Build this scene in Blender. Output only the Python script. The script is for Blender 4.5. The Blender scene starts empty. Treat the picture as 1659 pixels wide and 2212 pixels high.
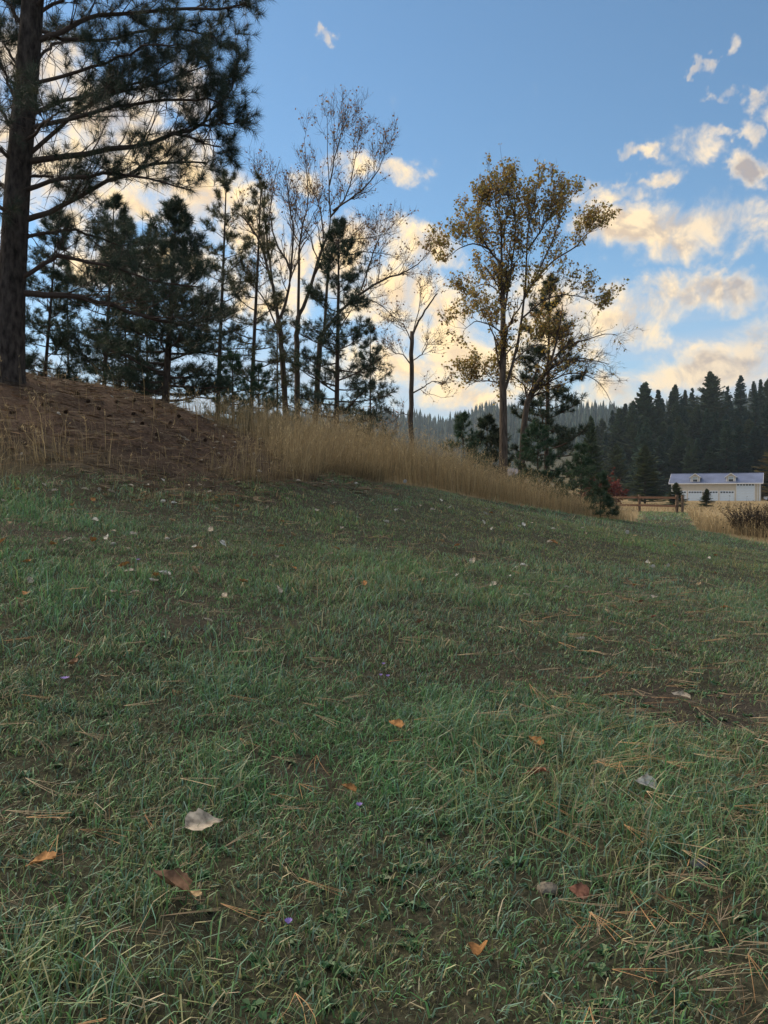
import bpy, math, random
import numpy as np

# ------------------------------------------------------------------ camera, world, sun, exposure
sc = bpy.context.scene
PX_F, PX_CX, PX_CY, PX_HY = 1671.0, 829.5, 1106.0, 1067.0      # lens measured on a 1659 x 2212 sheet
EYE = np.array([0.0, 0.0, 1.25])
PITCH = math.atan((PX_CY - PX_HY) / PX_F)                       # looking slightly down
cam_d = bpy.data.cameras.new('camera'); cam = bpy.data.objects.new('camera', cam_d)
sc.collection.objects.link(cam); sc.camera = cam
cam.location = EYE; cam.rotation_euler = (math.pi / 2 - PITCH, 0, 0)
cam_d.sensor_fit = 'VERTICAL'; cam_d.sensor_height = 24.0; cam_d.lens = PX_F / 2212 * 24.0
cam_d.clip_start = 0.05; cam_d.clip_end = 9000

SUN_AZ, SUN_EL = math.radians(-55), math.radians(38)            # veiled evening sun, ahead left; lamp raised above it to brighten the ground
sc.view_settings.view_transform = 'Standard'; sc.view_settings.look = 'None'
sc.view_settings.gamma = 1.0; sc.view_settings.exposure = 0.62
sc.view_settings.use_curve_mapping = False
sc.render.engine = 'CYCLES'
sc.cycles.max_bounces = 5; sc.cycles.diffuse_bounces = 2; sc.cycles.glossy_bounces = 2
sc.cycles.transmission_bounces = 3; sc.cycles.transparent_max_bounces = 4; sc.cycles.volume_bounces = 0
sc.cycles.use_denoising = True
sc.cycles.sample_clamp_indirect = 4.0

def ray(u, v):
    a = np.array([(u - PX_CX) / PX_F, (PX_CY - v) / PX_F])
    c, s = math.cos(PITCH), math.sin(PITCH)
    d = np.array([a[0], c + a[1] * s, a[1] * c - s])
    return d / d[1]                                             # y component 1
def P(u, v, d):
    return EYE + ray(u, v) * d
def azel(u, v):
    d = ray(u, v); d = d / np.linalg.norm(d)
    return math.degrees(math.atan2(d[0], d[1])), math.degrees(math.asin(d[2]))

def build_world():
    w = bpy.data.worlds.new('World'); sc.world = w; w.use_nodes = True
    nt = w.node_tree; nt.nodes.clear(); N = nt.nodes.new; L = nt.links.new
    def sock(n, v, i):
        if hasattr(v, 'is_output'): L(v, n.inputs[i])
        else: n.inputs[i].default_value = v
    def M(op, a, b=0.0, c=0.0, clamp=False):
        n = N('ShaderNodeMath'); n.operation = op; n.use_clamp = clamp
        sock(n, a, 0); sock(n, b, 1); sock(n, c, 2); return n.outputs[0]
    def V(op, a, b=(0, 0, 0), c=(0, 0, 0)):
        n = N('ShaderNodeVectorMath'); n.operation = op
        sock(n, a, 0); sock(n, b, 1)
        if op == 'MULTIPLY_ADD': sock(n, c, 2)
        return n.outputs[1] if op in ('DOT_PRODUCT', 'LENGTH') else n.outputs[0]
    def MR(x, a, b, c=0.0, d=1.0, kind='SMOOTHSTEP'):
        n = N('ShaderNodeMapRange'); n.interpolation_type = kind
        for i, v in enumerate((x, a, b, c, d)): sock(n, v, i)
        return n.outputs[0]
    def MIX(f, a, b):
        n = N('ShaderNodeMix'); n.data_type = 'RGBA'
        sock(n, f, 0); sock(n, a, 6); sock(n, b, 7); return n.outputs[2]
    def NOISE(vec, scale, detail, rough=0.55, dist=0.0):
        n = N('ShaderNodeTexNoise'); sock(n, vec, 0)
        n.inputs['Scale'].default_value = scale; n.inputs['Detail'].default_value = detail
        n.inputs['Roughness'].default_value = rough; n.inputs['Distortion'].default_value = dist
        return n
    tc = N('ShaderNodeTexCoord'); D = tc.outputs['Generated']
    sky = N('ShaderNodeTexSky'); sky.sky_type = 'NISHITA'; sky.sun_disc = False
    sky.sun_elevation = SUN_EL; sky.sun_rotation = SUN_AZ
    sky.altitude = 700; sky.air_density = 1.0; sky.dust_density = 0.15; sky.ozone_density = 2.0
    sx = N('ShaderNodeSeparateXYZ'); L(D, sx.inputs[0])
    az = M('MULTIPLY', M('ARCTAN2', sx.outputs[0], sx.outputs[1]), 57.2958)
    el = M('MULTIPLY', M('ARCSINE', sx.outputs[2]), 57.2958)
    cp = N('ShaderNodeCombineXYZ'); L(az, cp.inputs[0]); L(el, cp.inputs[1]); p = cp.outputs[0]
    # billow warp of the cloud field
    w1 = NOISE(p, 0.22, 4, 0.6); w2 = NOISE(p, 0.85, 3, 0.6)
    pw = V('MULTIPLY_ADD', V('SUBTRACT', w1.outputs[1], (.5, .5, .5)), (7.5, 4.0, 0), p)
    pw = V('MULTIPLY_ADD', V('SUBTRACT', w2.outputs[1], (.5, .5, .5)), (3.0, 1.7, 0), pw)
    # cumulus heaps: centre on the sheet, half width, half height
    blobs = [(60, 330, 150, 95), (240, 250, 150, 80), (330, 330, 160, 75), (420, 215, 60, 50), (200, 430, 170, 60), (430, 420, 150, 70),
             (60, 130, 120, 80),
             (520, 500, 130, 70), (645, 382, 40, 26), (735, 362, 62, 32), (848, 362, 62, 24), (700, 560, 140, 80),
             (800, 520, 150, 55), (900, 545, 110, 50), (860, 640, 130, 70), (960, 690, 120, 105), (1040, 760, 120, 70),
             (880, 790, 180, 45), (1180, 700, 150, 120), (1010, 850, 150, 40),
             (300, 560, 200, 60), (560, 640, 150, 60),
             (1325, 420, 80, 24), (1385, 325, 28, 14), (1405, 378, 54, 15), (1485, 318, 54, 34), (1555, 290, 40, 14),
             (1370, 490, 130, 55), (1500, 500, 150, 70), (1590, 460, 60, 26),
             (1430, 650, 150, 55), (1540, 640, 110, 48), (1340, 700, 90, 55),
             (1545, 785, 180, 55), (1650, 740, 110, 60), (1310, 855, 90, 45),
             (1655, 275, 26, 32), (1630, 368, 60, 38), (1582, 98, 24, 17), (1525, 145, 15, 20), (1585, 208, 22, 17), (1665, 200, 26, 17),
             (708, 84, 26, 13), (1730, 480, 120, 60), (1800, 640, 160, 60), (1780, 200, 90, 60), (-150, 260, 170, 140), (-130, 480, 160, 80)]
    run = None
    for u, v, ru, rv in blobs:
        a0, e0 = azel(u, v); a1, _ = azel(u + ru, v); _, e1 = azel(u, v - rv)
        sa, se = 1.0 / abs(a1 - a0), 1.0 / abs(e1 - e0)
        q = V('MULTIPLY_ADD', pw, (sa, se, 0), (-a0 * sa, -e0 * se, 0))
        d2 = V('DOT_PRODUCT', q, q)
        if rv < 35: d2 = M('MULTIPLY_ADD', d2, 0.55, 0.42)      # small scraps stay thin and soft
        run = d2 if run is None else M('SMOOTH_MIN', run, d2, 0.25)
    heap = M('SUBTRACT', 1.0, M('MINIMUM', run, 2.2))
    # the rest of the sky carries the same broken cumulus, seen in perspective on a level layer
    zz = M('ADD', M('MAXIMUM', sx.outputs[2], 0.0), 0.16)
    cl = N('ShaderNodeCombineXYZ'); L(M('DIVIDE', sx.outputs[0], zz), cl.inputs[0]); L(M('DIVIDE', sx.outputs[1], zz), cl.inputs[1])
    gen = NOISE(cl.outputs[0], 0.9, 5, 0.55, 0.3)
    genh = M('MULTIPLY_ADD', gen.outputs[0], 6.0, -3.0)
    inview = M('MULTIPLY', MR(M('ABSOLUTE', az), 30.0, 42.0, 1.0, 0.0), MR(el, 36.0, 46.0, 1.0, 0.0))
    mixn = N('ShaderNodeMix'); mixn.data_type = 'FLOAT'; sock(mixn, inview, 0); sock(mixn, genh, 2); sock(mixn, heap, 3)
    heap = mixn.outputs[0]
    fb = NOISE(p, 0.30, 9, 0.62, 0.5)
    fb2 = NOISE(V('ADD', p, (-0.9, 1.0, 0)), 0.30, 4, 0.62, 0.5)      # the same field a little towards the sun
    dens = M('MULTIPLY_ADD', M('SUBTRACT', fb.outputs[0], 0.53), 4.4, heap)
    alpha = M('POWER', MR(dens, -0.95, 1.15), 1.7)
    lit = MR(M('SUBTRACT', fb.outputs[0], fb2.outputs[0]), -0.13, 0.13)
    core = MR(M('MULTIPLY_ADD', M('SUBTRACT', fb.outputs[0], 0.5), 1.8, heap), 0.2, 1.2)
    # colour: cream where the low sun shines through, grey-lilac in thick parts, yellower near the sun
    dsun = V('LENGTH', V('MULTIPLY_ADD', p, (0.8, 1.0, 0), (4.0 * 0.8, -11.0, 0)))
    near = MR(dsun, 8.0, 32.0, 1.0, 0.0)
    bright = MIX(near, (0.95, 0.80, 0.62, 1), (1.38, 1.02, 0.52, 1))
    grey = MIX(near, (0.31, 0.31, 0.36, 1), (0.92, 0.68, 0.42, 1))
    shade = M('MULTIPLY', M('MULTIPLY_ADD', core, 0.85, 0.15), M('MULTIPLY_ADD', lit, -0.95, 1.25), clamp=True)
    ccol = MIX(shade, bright, grey)
    # pale lilac layers low over the horizon
    hz = NOISE(V('MULTIPLY', p, (0.05, 0.42, 0)), 1.0, 5, 0.6)
    low = M('MULTIPLY', MR(el, 3.0, 17.0, 1.0, 0.0), MR(hz.outputs[0], 0.34, 0.62, 0.35, 0.95))
    bg = N('ShaderNodeBackground'); L(V('MULTIPLY', sky.outputs[0], (0.84, 1.03, 1.03)), bg.inputs[0]); bg.inputs[1].default_value = 0.098
    bl = N('ShaderNodeBackground'); L(MIX(hz.outputs[0], (0.50, 0.55, 0.68, 1), (0.86, 0.80, 0.80, 1)), bl.inputs[0]); bl.inputs[1].default_value = 0.62
    bc = N('ShaderNodeBackground'); L(ccol, bc.inputs[0]); bc.inputs[1].default_value = 0.74
    m0 = N('ShaderNodeMixShader'); L(low, m0.inputs[0]); L(bg.outputs[0], m0.inputs[1]); L(bl.outputs[0], m0.inputs[2])
    m1 = N('ShaderNodeMixShader'); L(M('MULTIPLY', alpha, MR(el, 0.0, 3.0)), m1.inputs[0]); L(m0.outputs[0], m1.inputs[1]); L(bc.outputs[0], m1.inputs[2])
    out = N('ShaderNodeOutputWorld'); L(m1.outputs[0], out.inputs[0])
    w.cycles.sampling_method = 'MANUAL'; w.cycles.sample_map_resolution = 512
build_world()

sun_d = bpy.data.lights.new('sun', 'SUN'); sun = bpy.data.objects.new('sun', sun_d); sc.collection.objects.link(sun)
sun_d.energy = 3.2; sun_d.angle = math.radians(60); sun_d.color = (1.0, 0.82, 0.58)
sun.rotation_euler = (math.pi / 2 - SUN_EL, 0, math.pi - SUN_AZ)
sun.location = (-20, 60, 40)

# ------------------------------------------------------------------ helpers
rng = np.random.default_rng(7); random.seed(7)
col = sc.collection

def norm(a):
    return a / np.maximum(np.linalg.norm(a, axis=-1, keepdims=True), 1e-9)

class MB:
    """collects vertices, triangles, quads and vertex colours; build() links ONE mesh object"""
    def __init__(s): s.v = []; s.t = []; s.q = []; s.c = []; s.n = 0
    def add(s, v, tris=None, quads=None, c=(1, 1, 1)):
        v = np.asarray(v, float).reshape(-1, 3)
        if tris is not None and len(tris): s.t.append(np.asarray(tris, np.int64).reshape(-1, 3) + s.n)
        if quads is not None and len(quads): s.q.append(np.asarray(quads, np.int64).reshape(-1, 4) + s.n)
        c = np.asarray(c, float)
        s.c.append(np.broadcast_to(c, (len(v), 3)) if c.ndim == 1 else c)
        s.v.append(v); s.n += len(v); return s
    def box(s, x0, x1, y0, y1, z0, z1, c=(1, 1, 1)):
        v = [(x, y, z) for z in (z0, z1) for y in (y0, y1) for x in (x0, x1)]
        return s.add(v, quads=[(0, 2, 3, 1), (4, 5, 7, 6), (0, 1, 5, 4), (2, 6, 7, 3), (0, 4, 6, 2), (1, 3, 7, 5)], c=c)
    def mesh(s, name, mat, smooth=False):
        me = bpy.data.meshes.new(name)
        v = np.concatenate(s.v) if s.v else np.zeros((0, 3)); c = np.concatenate(s.c) if s.c else np.zeros((0, 3))
        t = np.concatenate(s.t) if s.t else np.zeros((0, 3), np.int64); q = np.concatenate(s.q) if s.q else np.zeros((0, 4), np.int64)
        me.vertices.add(len(v)); me.vertices.foreach_set('co', v.astype(np.float32).ravel())
        me.loops.add(t.size + q.size); me.loops.foreach_set('vertex_index', np.concatenate([t.ravel(), q.ravel()]).astype(np.int32))
        me.polygons.add(len(t) + len(q))
        st = np.concatenate([np.arange(len(t)) * 3, t.size + np.arange(len(q)) * 4]).astype(np.int32)
        me.polygons.foreach_set('loop_start', st)
        me.polygons.foreach_set('use_smooth', np.full(len(t) + len(q), smooth, dtype=bool))
        at = me.color_attributes.new('col', 'FLOAT_COLOR', 'POINT')
        at.data.foreach_set('color', np.concatenate([c, np.ones((len(c), 1))], 1).astype(np.float32).ravel())
        me.update(calc_edges=True); me.validate()
        me.materials.append(mat); return me
    def build(s, name, mat, parent=None, smooth=False, loc=None):
        return link(name, s.mesh(name, mat, smooth), parent, loc)

def link(name, me, parent=None, loc=None):
    o = bpy.data.objects.new(name, me); col.objects.link(o)
    if parent is not None: o.parent = parent
    if loc is not None: o.location = loc
    return o
def tag(o, label, cat=None, group=None, kind=None):
    o['label'] = label
    if cat: o['category'] = cat
    if group: o['group'] = group
    if kind: o['kind'] = kind
    return o
def empty(name, loc, rz=0.0, label=None, cat=None, group=None):
    o = link(name, None, None, loc); o.rotation_euler[2] = rz; o.empty_display_size = 0.2
    if label: tag(o, label, cat, group)
    return o
def copy_tree(o, parent=None):
    c = o.copy(); col.objects.link(c); c.parent = parent
    for ch in list(o.children): copy_tree(ch, c)
    return c

def tubes(mb, pts, rad, ns=5, c=(1, 1, 1), cap=False):
    """many tubes at once: pts (N,K,3), rad (N,K)"""
    pts = np.asarray(pts, float); rad = np.asarray(rad, float)
    if pts.ndim == 2: pts = pts[None]; rad = rad[None]
    n, k, _ = pts.shape
    if n == 0: return
    tan = np.empty_like(pts); tan[:, 1:-1] = pts[:, 2:] - pts[:, :-2]; tan[:, 0] = pts[:, 1] - pts[:, 0]; tan[:, -1] = pts[:, -1] - pts[:, -2]
    tan = norm(tan)
    ref = np.where(np.abs(tan[:, :1, 2:3]) > 0.9, np.array([1., 0, 0]), np.array([0, 0, 1.])) + np.array([.013, .021, .007])
    a = norm(np.cross(tan, np.broadcast_to(ref, tan.shape))); b = np.cross(tan, a)
    an = np.arange(ns) * 2 * math.pi / ns
    ring = pts[:, :, None] + rad[:, :, None, None] * (np.cos(an)[:, None] * a[:, :, None] + np.sin(an)[:, None] * b[:, :, None])
    base = (np.arange(n) * k * ns)[:, None, None] + (np.arange(k - 1) * ns)[None, :, None]
    i = np.arange(ns)[None, None]; j = (i + 1) % ns
    quads = np.stack([base + i, base + j, base + ns + j, base + ns + i], -1).reshape(-1, 4)
    cc = np.asarray(c, float)
    if cc.ndim == 2: cc = np.repeat(cc, k * ns, 0)
    tris = None
    if cap:
        e = (np.arange(n) * k * ns)[:, None] + (k - 1) * ns
        tris = np.concatenate([np.stack([np.broadcast_to(e, (n, 1)), e + m, e + m + 1], -1).reshape(-1, 3) for m in range(1, ns - 1)])
    mb.add(ring.reshape(-1, 3), tris=tris, quads=quads, c=cc)

def resample(poly, k):
    """smooth a hand-placed polyline (Catmull-Rom) and take k points"""
    p = np.asarray(poly, float); m = len(p)
    e = np.vstack([2 * p[0] - p[1], p, 2 * p[-1] - p[-2]])
    s = np.linspace(0, m - 1 - 1e-6, k); i = s.astype(int); f = (s - i)[:, None]
    a, b, c, d = e[i], e[i + 1], e[i + 2], e[i + 3]
    return .5 * (2 * b + (c - a) * f + (2 * a - 5 * b + 4 * c - d) * f ** 2 + (3 * b - a - 3 * c + d) * f ** 3)

_G = np.random.default_rng(3).random((256, 256))
def vnoise(x, y):
    x = np.asarray(x, float); y = np.asarray(y, float)
    xi = np.floor(x).astype(int); yi = np.floor(y).astype(int); fx = x - xi; fy = y - yi
    fx = fx * fx * (3 - 2 * fx); fy = fy * fy * (3 - 2 * fy)
    g = lambda a, b: _G[a & 255, b & 255]
    return (g(xi, yi) * (1 - fx) + g(xi + 1, yi) * fx) * (1 - fy) + (g(xi, yi + 1) * (1 - fx) + g(xi + 1, yi + 1) * fx) * fy
def fbm(x, y, o=4):
    s = 0; a = .5
    for i in range(o):
        s = s + a * vnoise(x * 2 ** i + 17.3 * i, y * 2 ** i + 5.1 * i); a *= .5
    return s / (1 - .5 ** o)
def sstep(a, b, x):
    t = np.clip((np.asarray(x, float) - a) / (b - a), 0, 1); return t * t * (3 - 2 * t)

# ------------------------------------------------------------------ materials
def material(name, color=(.5, .5, .5), rough=.7, spec=.3, attr=True, noise=0.0, nscale=8.0, trans=0.0, bump=0.0, bscale=30.0, metal=0.0, stretch=(1, 1, 1), ncol=None):
    m = bpy.data.materials.new(name); m.use_nodes = True; nt = m.node_tree; N = nt.nodes.new; L = nt.links.new
    b = nt.nodes['Principled BSDF']; out = nt.nodes['Material Output']
    b.inputs['Roughness'].default_value = rough; b.inputs['Specular IOR Level'].default_value = spec; b.inputs['Metallic'].default_value = metal
    rgb = N('ShaderNodeRGB'); rgb.outputs[0].default_value = (*color, 1); c = rgb.outputs[0]
    tc = N('ShaderNodeTexCoord'); mp = N('ShaderNodeMapping'); L(tc.outputs['Object'], mp.inputs[0]); mp.inputs['Scale'].default_value = stretch
    if attr:
        a = N('ShaderNodeAttribute'); a.attribute_name = 'col'
        x = N('ShaderNodeMix'); x.data_type = 'RGBA'; x.blend_type = 'MULTIPLY'; x.inputs[0].default_value = 1
        L(c, x.inputs[6]); L(a.outputs[0], x.inputs[7]); c = x.outputs[2]
    if noise:
        n = N('ShaderNodeTexNoise'); L(mp.outputs[0], n.inputs[0]); n.inputs['Scale'].default_value = nscale; n.inputs['Detail'].default_value = 6
        r = N('ShaderNodeMapRange'); L(n.outputs[0], r.inputs[0]); r.inputs[1].default_value = .3; r.inputs[2].default_value = .7
        if ncol is None:
            r.inputs[3].default_value = 1 - noise; r.inputs[4].default_value = 1 + noise
            x = N('ShaderNodeVectorMath'); x.operation = 'SCALE'; L(c, x.inputs[0]); L(r.outputs[0], x.inputs[3]); c = x.outputs[0]
        else:
            r.inputs[4].default_value = noise
            x = N('ShaderNodeMix'); x.data_type = 'RGBA'; L(r.outputs[0], x.inputs[0]); L(c, x.inputs[6]); x.inputs[7].default_value = (*ncol, 1); c = x.outputs[2]
    L(c, b.inputs['Base Color'])
    if bump:
        n = N('ShaderNodeTexNoise'); L(mp.outputs[0], n.inputs[0]); n.inputs['Scale'].default_value = bscale; n.inputs['Detail'].default_value = 5
        u = N('ShaderNodeBump'); u.inputs['Strength'].default_value = bump; u.inputs['Distance'].default_value = .05
        L(n.outputs[0], u.inputs['Height']); L(u.outputs[0], b.inputs['Normal'])
    if trans:
        t = N('ShaderNodeBsdfTranslucent'); L(c, t.inputs[0]); x = N('ShaderNodeMixShader'); x.inputs[0].default_value = trans
        L(b.outputs[0], x.inputs[1]); L(t.outputs[0], x.inputs[2]); L(x.outputs[0], out.inputs[0])
    return m

MT = {}
MT['bark'] = material('pine_bark', (.060, .048, .042), .92, .15, noise=.7, nscale=7, stretch=(2.2, 2.2, .9), bump=1.0, bscale=13)
MT['bark_far'] = material('thin_pine_bark', (.075, .055, .045), .9, .2, noise=.5, nscale=10, stretch=(2, 2, .6), bump=.6, bscale=14)
MT['bark_grey'] = material('cottonwood_bark', (.095, .075, .06), .9, .2, noise=.5, nscale=9, stretch=(2, 2, .4), bump=.7, bscale=16)
MT['twig'] = material('twig_bark', (.075, .052, .042), .8, .25)
MT['needle'] = material('pine_needles', (1, 1, 1), .5, .35, trans=.25)
MT['leaf'] = material('tree_leaves', (1, 1, 1), .55, .3, trans=.4)
MT['grass'] = material('grass_blades', (1, 1, 1), .42, .5, trans=.25)
MT['dry'] = material('dry_grass_blades', (1, 1, 1), .7, .2, trans=.3)
MT['fir'] = material('fir_foliage', (1, 1, 1), .7, .2, trans=.1)
MT['deadleaf'] = material('fallen_leaf_tissue', (1, 1, 1), .8, .2, noise=.6, nscale=5, trans=.15)
MT['wood'] = material('weathered_fence_wood', (.17, .115, .075), .85, .2, noise=.3, nscale=6, stretch=(1, 1, 1), bump=.4, bscale=20)
MT['stone'] = material('pale_stone', (.42, .40, .36), .9, .2, noise=.3, nscale=25, bump=.5, bscale=30)

# ------------------------------------------------------------------ terrain
ctrl = [(0, 0, 0), (0, -6, -.25), (-3, 0, .3), (3, 0, -.08), (-1.2, 3, .14), (1.2, 3, .03), (0, 5, .32), (2.5, 5, .1), (-2, 4.2, .45),
        (4.97, 10, .08), (9.9, 20, -.1), (12, 10, -.35), (20, 25, -.3), (-12, 8, 2.3), (-15, 14, 3.3), (-10, 2, 1.2), (-8, -6, .6), (8, -6, -.4),
        (10.2, 30, .02), (-20, 20, 3.0), (-10, 26, 2.6), (-5, 28, 2.2), (0, 30, 1.6), (5, 36, .7), (-25, 40, 1.6), (0, 50, .5), (12, 56, .05),
        (20, 54, -.05), (30, 40, -.25), (-20, 60, .3), (-45, 20, 1.5), (-45, 60, 0), (40, 70, -.3), (0, 75, -.1), (-30, 85, -.3), (60, 30, -.3),
        (30, 90, -.3), (30, 0, -.5), (-30, 0, 1.2), (0, -30, -.5)]
def cz(u, d, z): return ((u - PX_CX) / PX_F * d, d, z)
def cv(u, v, d): return tuple(P(u, v, d))
ctrl += [cv(0, 1031, 8.5), cv(494, 1037, 11), cv(823, 1045, 14), cv(1097, 1092, 18), cv(1344, 1124, 28), cv(18, 826, 13), cv(192, 858, 13.6),
         cv(357, 872, 15.5), cv(100, 930, 10.6), cv(300, 960, 11.4), cz(450, 16, 2.78), cz(658, 18, 2.36), cz(878, 20, 1.85), cz(1015, 22, 1.35),
         cz(1097, 23, 1.05), cz(1207, 26, .6), cz(1344, 30, .2), cz(600, 13.4, 1.75), cz(260, 20, 3.0), cz(400, 21, 2.9), cz(640, 23, 2.2)]
ctrl = np.array(ctrl, float)
def _phi(r2): return np.sqrt(r2 + 4.0)
_A = _phi(((ctrl[:, None, :2] - ctrl[None, :, :2]) ** 2).sum(-1)) + np.eye(len(ctrl)) * -.02
_w = np.linalg.solve(_A, ctrl[:, 2])
def h(x, y):
    x = np.asarray(x, float); y = np.asarray(y, float); shp = np.broadcast(x, y).shape
    xf = np.broadcast_to(x, shp).ravel(); yf = np.broadcast_to(y, shp).ravel(); z = np.empty(len(xf))
    for i in range(0, len(xf), 60000):
        a, b = xf[i:i + 60000], yf[i:i + 60000]
        z[i:i + 60000] = _phi((a[:, None] - ctrl[:, 0]) ** 2 + (b[:, None] - ctrl[:, 1]) ** 2) @ _w
    r = np.hypot(xf, yf); k = sstep(60, 105, r)
    z = z * (1 - k) - .3 * k
    # forested hillside behind the barn, on the far right
    hs = sstep(188, 330, yf + .10 * (xf - 100)) * sstep(25, 110, xf - .06 * (yf - 200))
    z = z + hs * (27 + 10 * sstep(90, 260, xf))
    # far blue hills closing the valley
    ang = np.degrees(np.arctan2(xf, np.maximum(yf, 1)))
    top = 104 + 14 * np.sin(ang * .19 + 2.2) + 10 * (vnoise(ang * .35 + 40, 2.5) - .5) + np.clip(ang - 8, 0, 30) * -1.5 - np.clip(-ang - 8, 0, 20) * 2.0
    z = z + sstep(560, 1250, r) * top * (yf > 0) * (.94 + .12 * vnoise(xf * .01, yf * .01))
    return z.reshape(shp)
def h1(x, y): return float(h(np.array([x]), np.array([y]))[0])
def relief(x, y): return mound(x, y) * ((fbm(x * 1.1 + 5, y * 1.1) - .5) * .34 + (fbm(x * 5, y * 5) - .5) * .10)
def ground_hit(u, v, dmax=120):
    r = ray(u, v); d = np.linspace(1.2, dmax, 5000); p = EYE + r * d[:, None]
    k = np.argmax(p[:, 2] < h(p[:, 0], p[:, 1]))
    return p[k]

# where the mown lawn ends, as a distance for each bearing (x / y)
_eu = np.array([-1200, -400, 0, 250, 494, 823, 1097, 1240, 1344, 1378, 1381, 1484, 1487, 1512, 1659, 1900, 2600])
_ed = np.array([5.5, 7.3, 8.5, 9.7, 11, 14, 18, 23, 28.5, 31, 56, 56, 45, 27, 20, 15.5, 11])
def edge_d(x, y): return np.interp(np.asarray(x) / np.maximum(np.asarray(y), .3), (_eu - PX_CX) / PX_F, _ed)
def beyond(x, y):
    """metres past the lawn edge (negative on the lawn), with an uneven line"""
    return y - edge_d(x, y) + (fbm(x * .8, y * .8 + 9) - .5) * 1.6 * np.clip(np.asarray(y) / 14, .5, 2)
def mound(x, y):
    """needle-covered mound under the big pine: 1 inside"""
    d = np.hypot((x + 6.0) / 5.6, (y - 12.9) / 4.5) + (fbm(x * .7, y * .7) - .5) * .5
    return 1 - sstep(.55, 1.12, d)

def graded(lo, hi, fine0, fine1, step, grow):
    a = list(np.arange(fine0, fine1, step)); s = step; x = a[-1]
    while x < hi: s = min(s * grow, 45); x += s; a.append(min(x, hi))
    s = step; x = fine0; b = []
    while x > lo: s = min(s * grow, 45); x -= s; b.append(max(x, lo))
    return np.array(b[::-1] + a)
xs = graded(-1500, 1500, -9, 9, .17, 1.07); ys = graded(-220, 1900, 1.2, 21, .17, 1.07)
X, Y = np.meshgrid(xs, ys); Z = h(X, Y)
near = 1 - sstep(18, 40, np.hypot(X, Y))
Z = Z + relief(X, Y) + near * ((fbm(X * 2.2, Y * 2.2) - .5) * .06 + (fbm(X * 9, Y * 9, 3) - .5) * .035)
nx, ny = len(xs), len(ys)
idx = np.arange(nx * ny).reshape(ny, nx)
quads = np.stack([idx[:-1, :-1], idx[:-1, 1:], idx[1:, 1:], idx[1:, :-1]], -1).reshape(-1, 4)
bz = beyond(X, Y); md = mound(X, Y)
dirt = np.zeros_like(X)
def patch(u, v, rx, ry, s=1.0):
    c = ground_hit(u, v); q = np.hypot((X - c[0]) / rx, (Y - c[1]) / ry) + (fbm(X * 2.3, Y * 2.3) - .5) * .9
    return s * (1 - sstep(.55, 1.05, q))
DIRT = [(1570, 1525, .75, .40, .85), (1330, 1475, .5, .25, .5), (1640, 1600, .4, .2, .5), (60, 1150, 1.1, .4, .55), (1190, 1205, 1.6, .5, .3), (420, 1330, .9, .5, .5), (640, 1660, .3, .2, .5), (1560, 1180, 1.5, .6, .2)]
for a in DIRT: dirt = np.maximum(dirt, patch(*a))
dryz = sstep(-.3, .5, bz) * (1 - md) * np.interp(X / np.maximum(Y, .3) * PX_F + PX_CX, [300, 620], [.25, 1])
dryz = dryz * (1 - sstep(200, 320, np.hypot(X, Y)))             # forest floor, not straw, under the far woods
zone = np.stack([dryz, md, np.clip(dirt, 0, 1) * (bz < 0)], -1).reshape(-1, 3)

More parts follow.
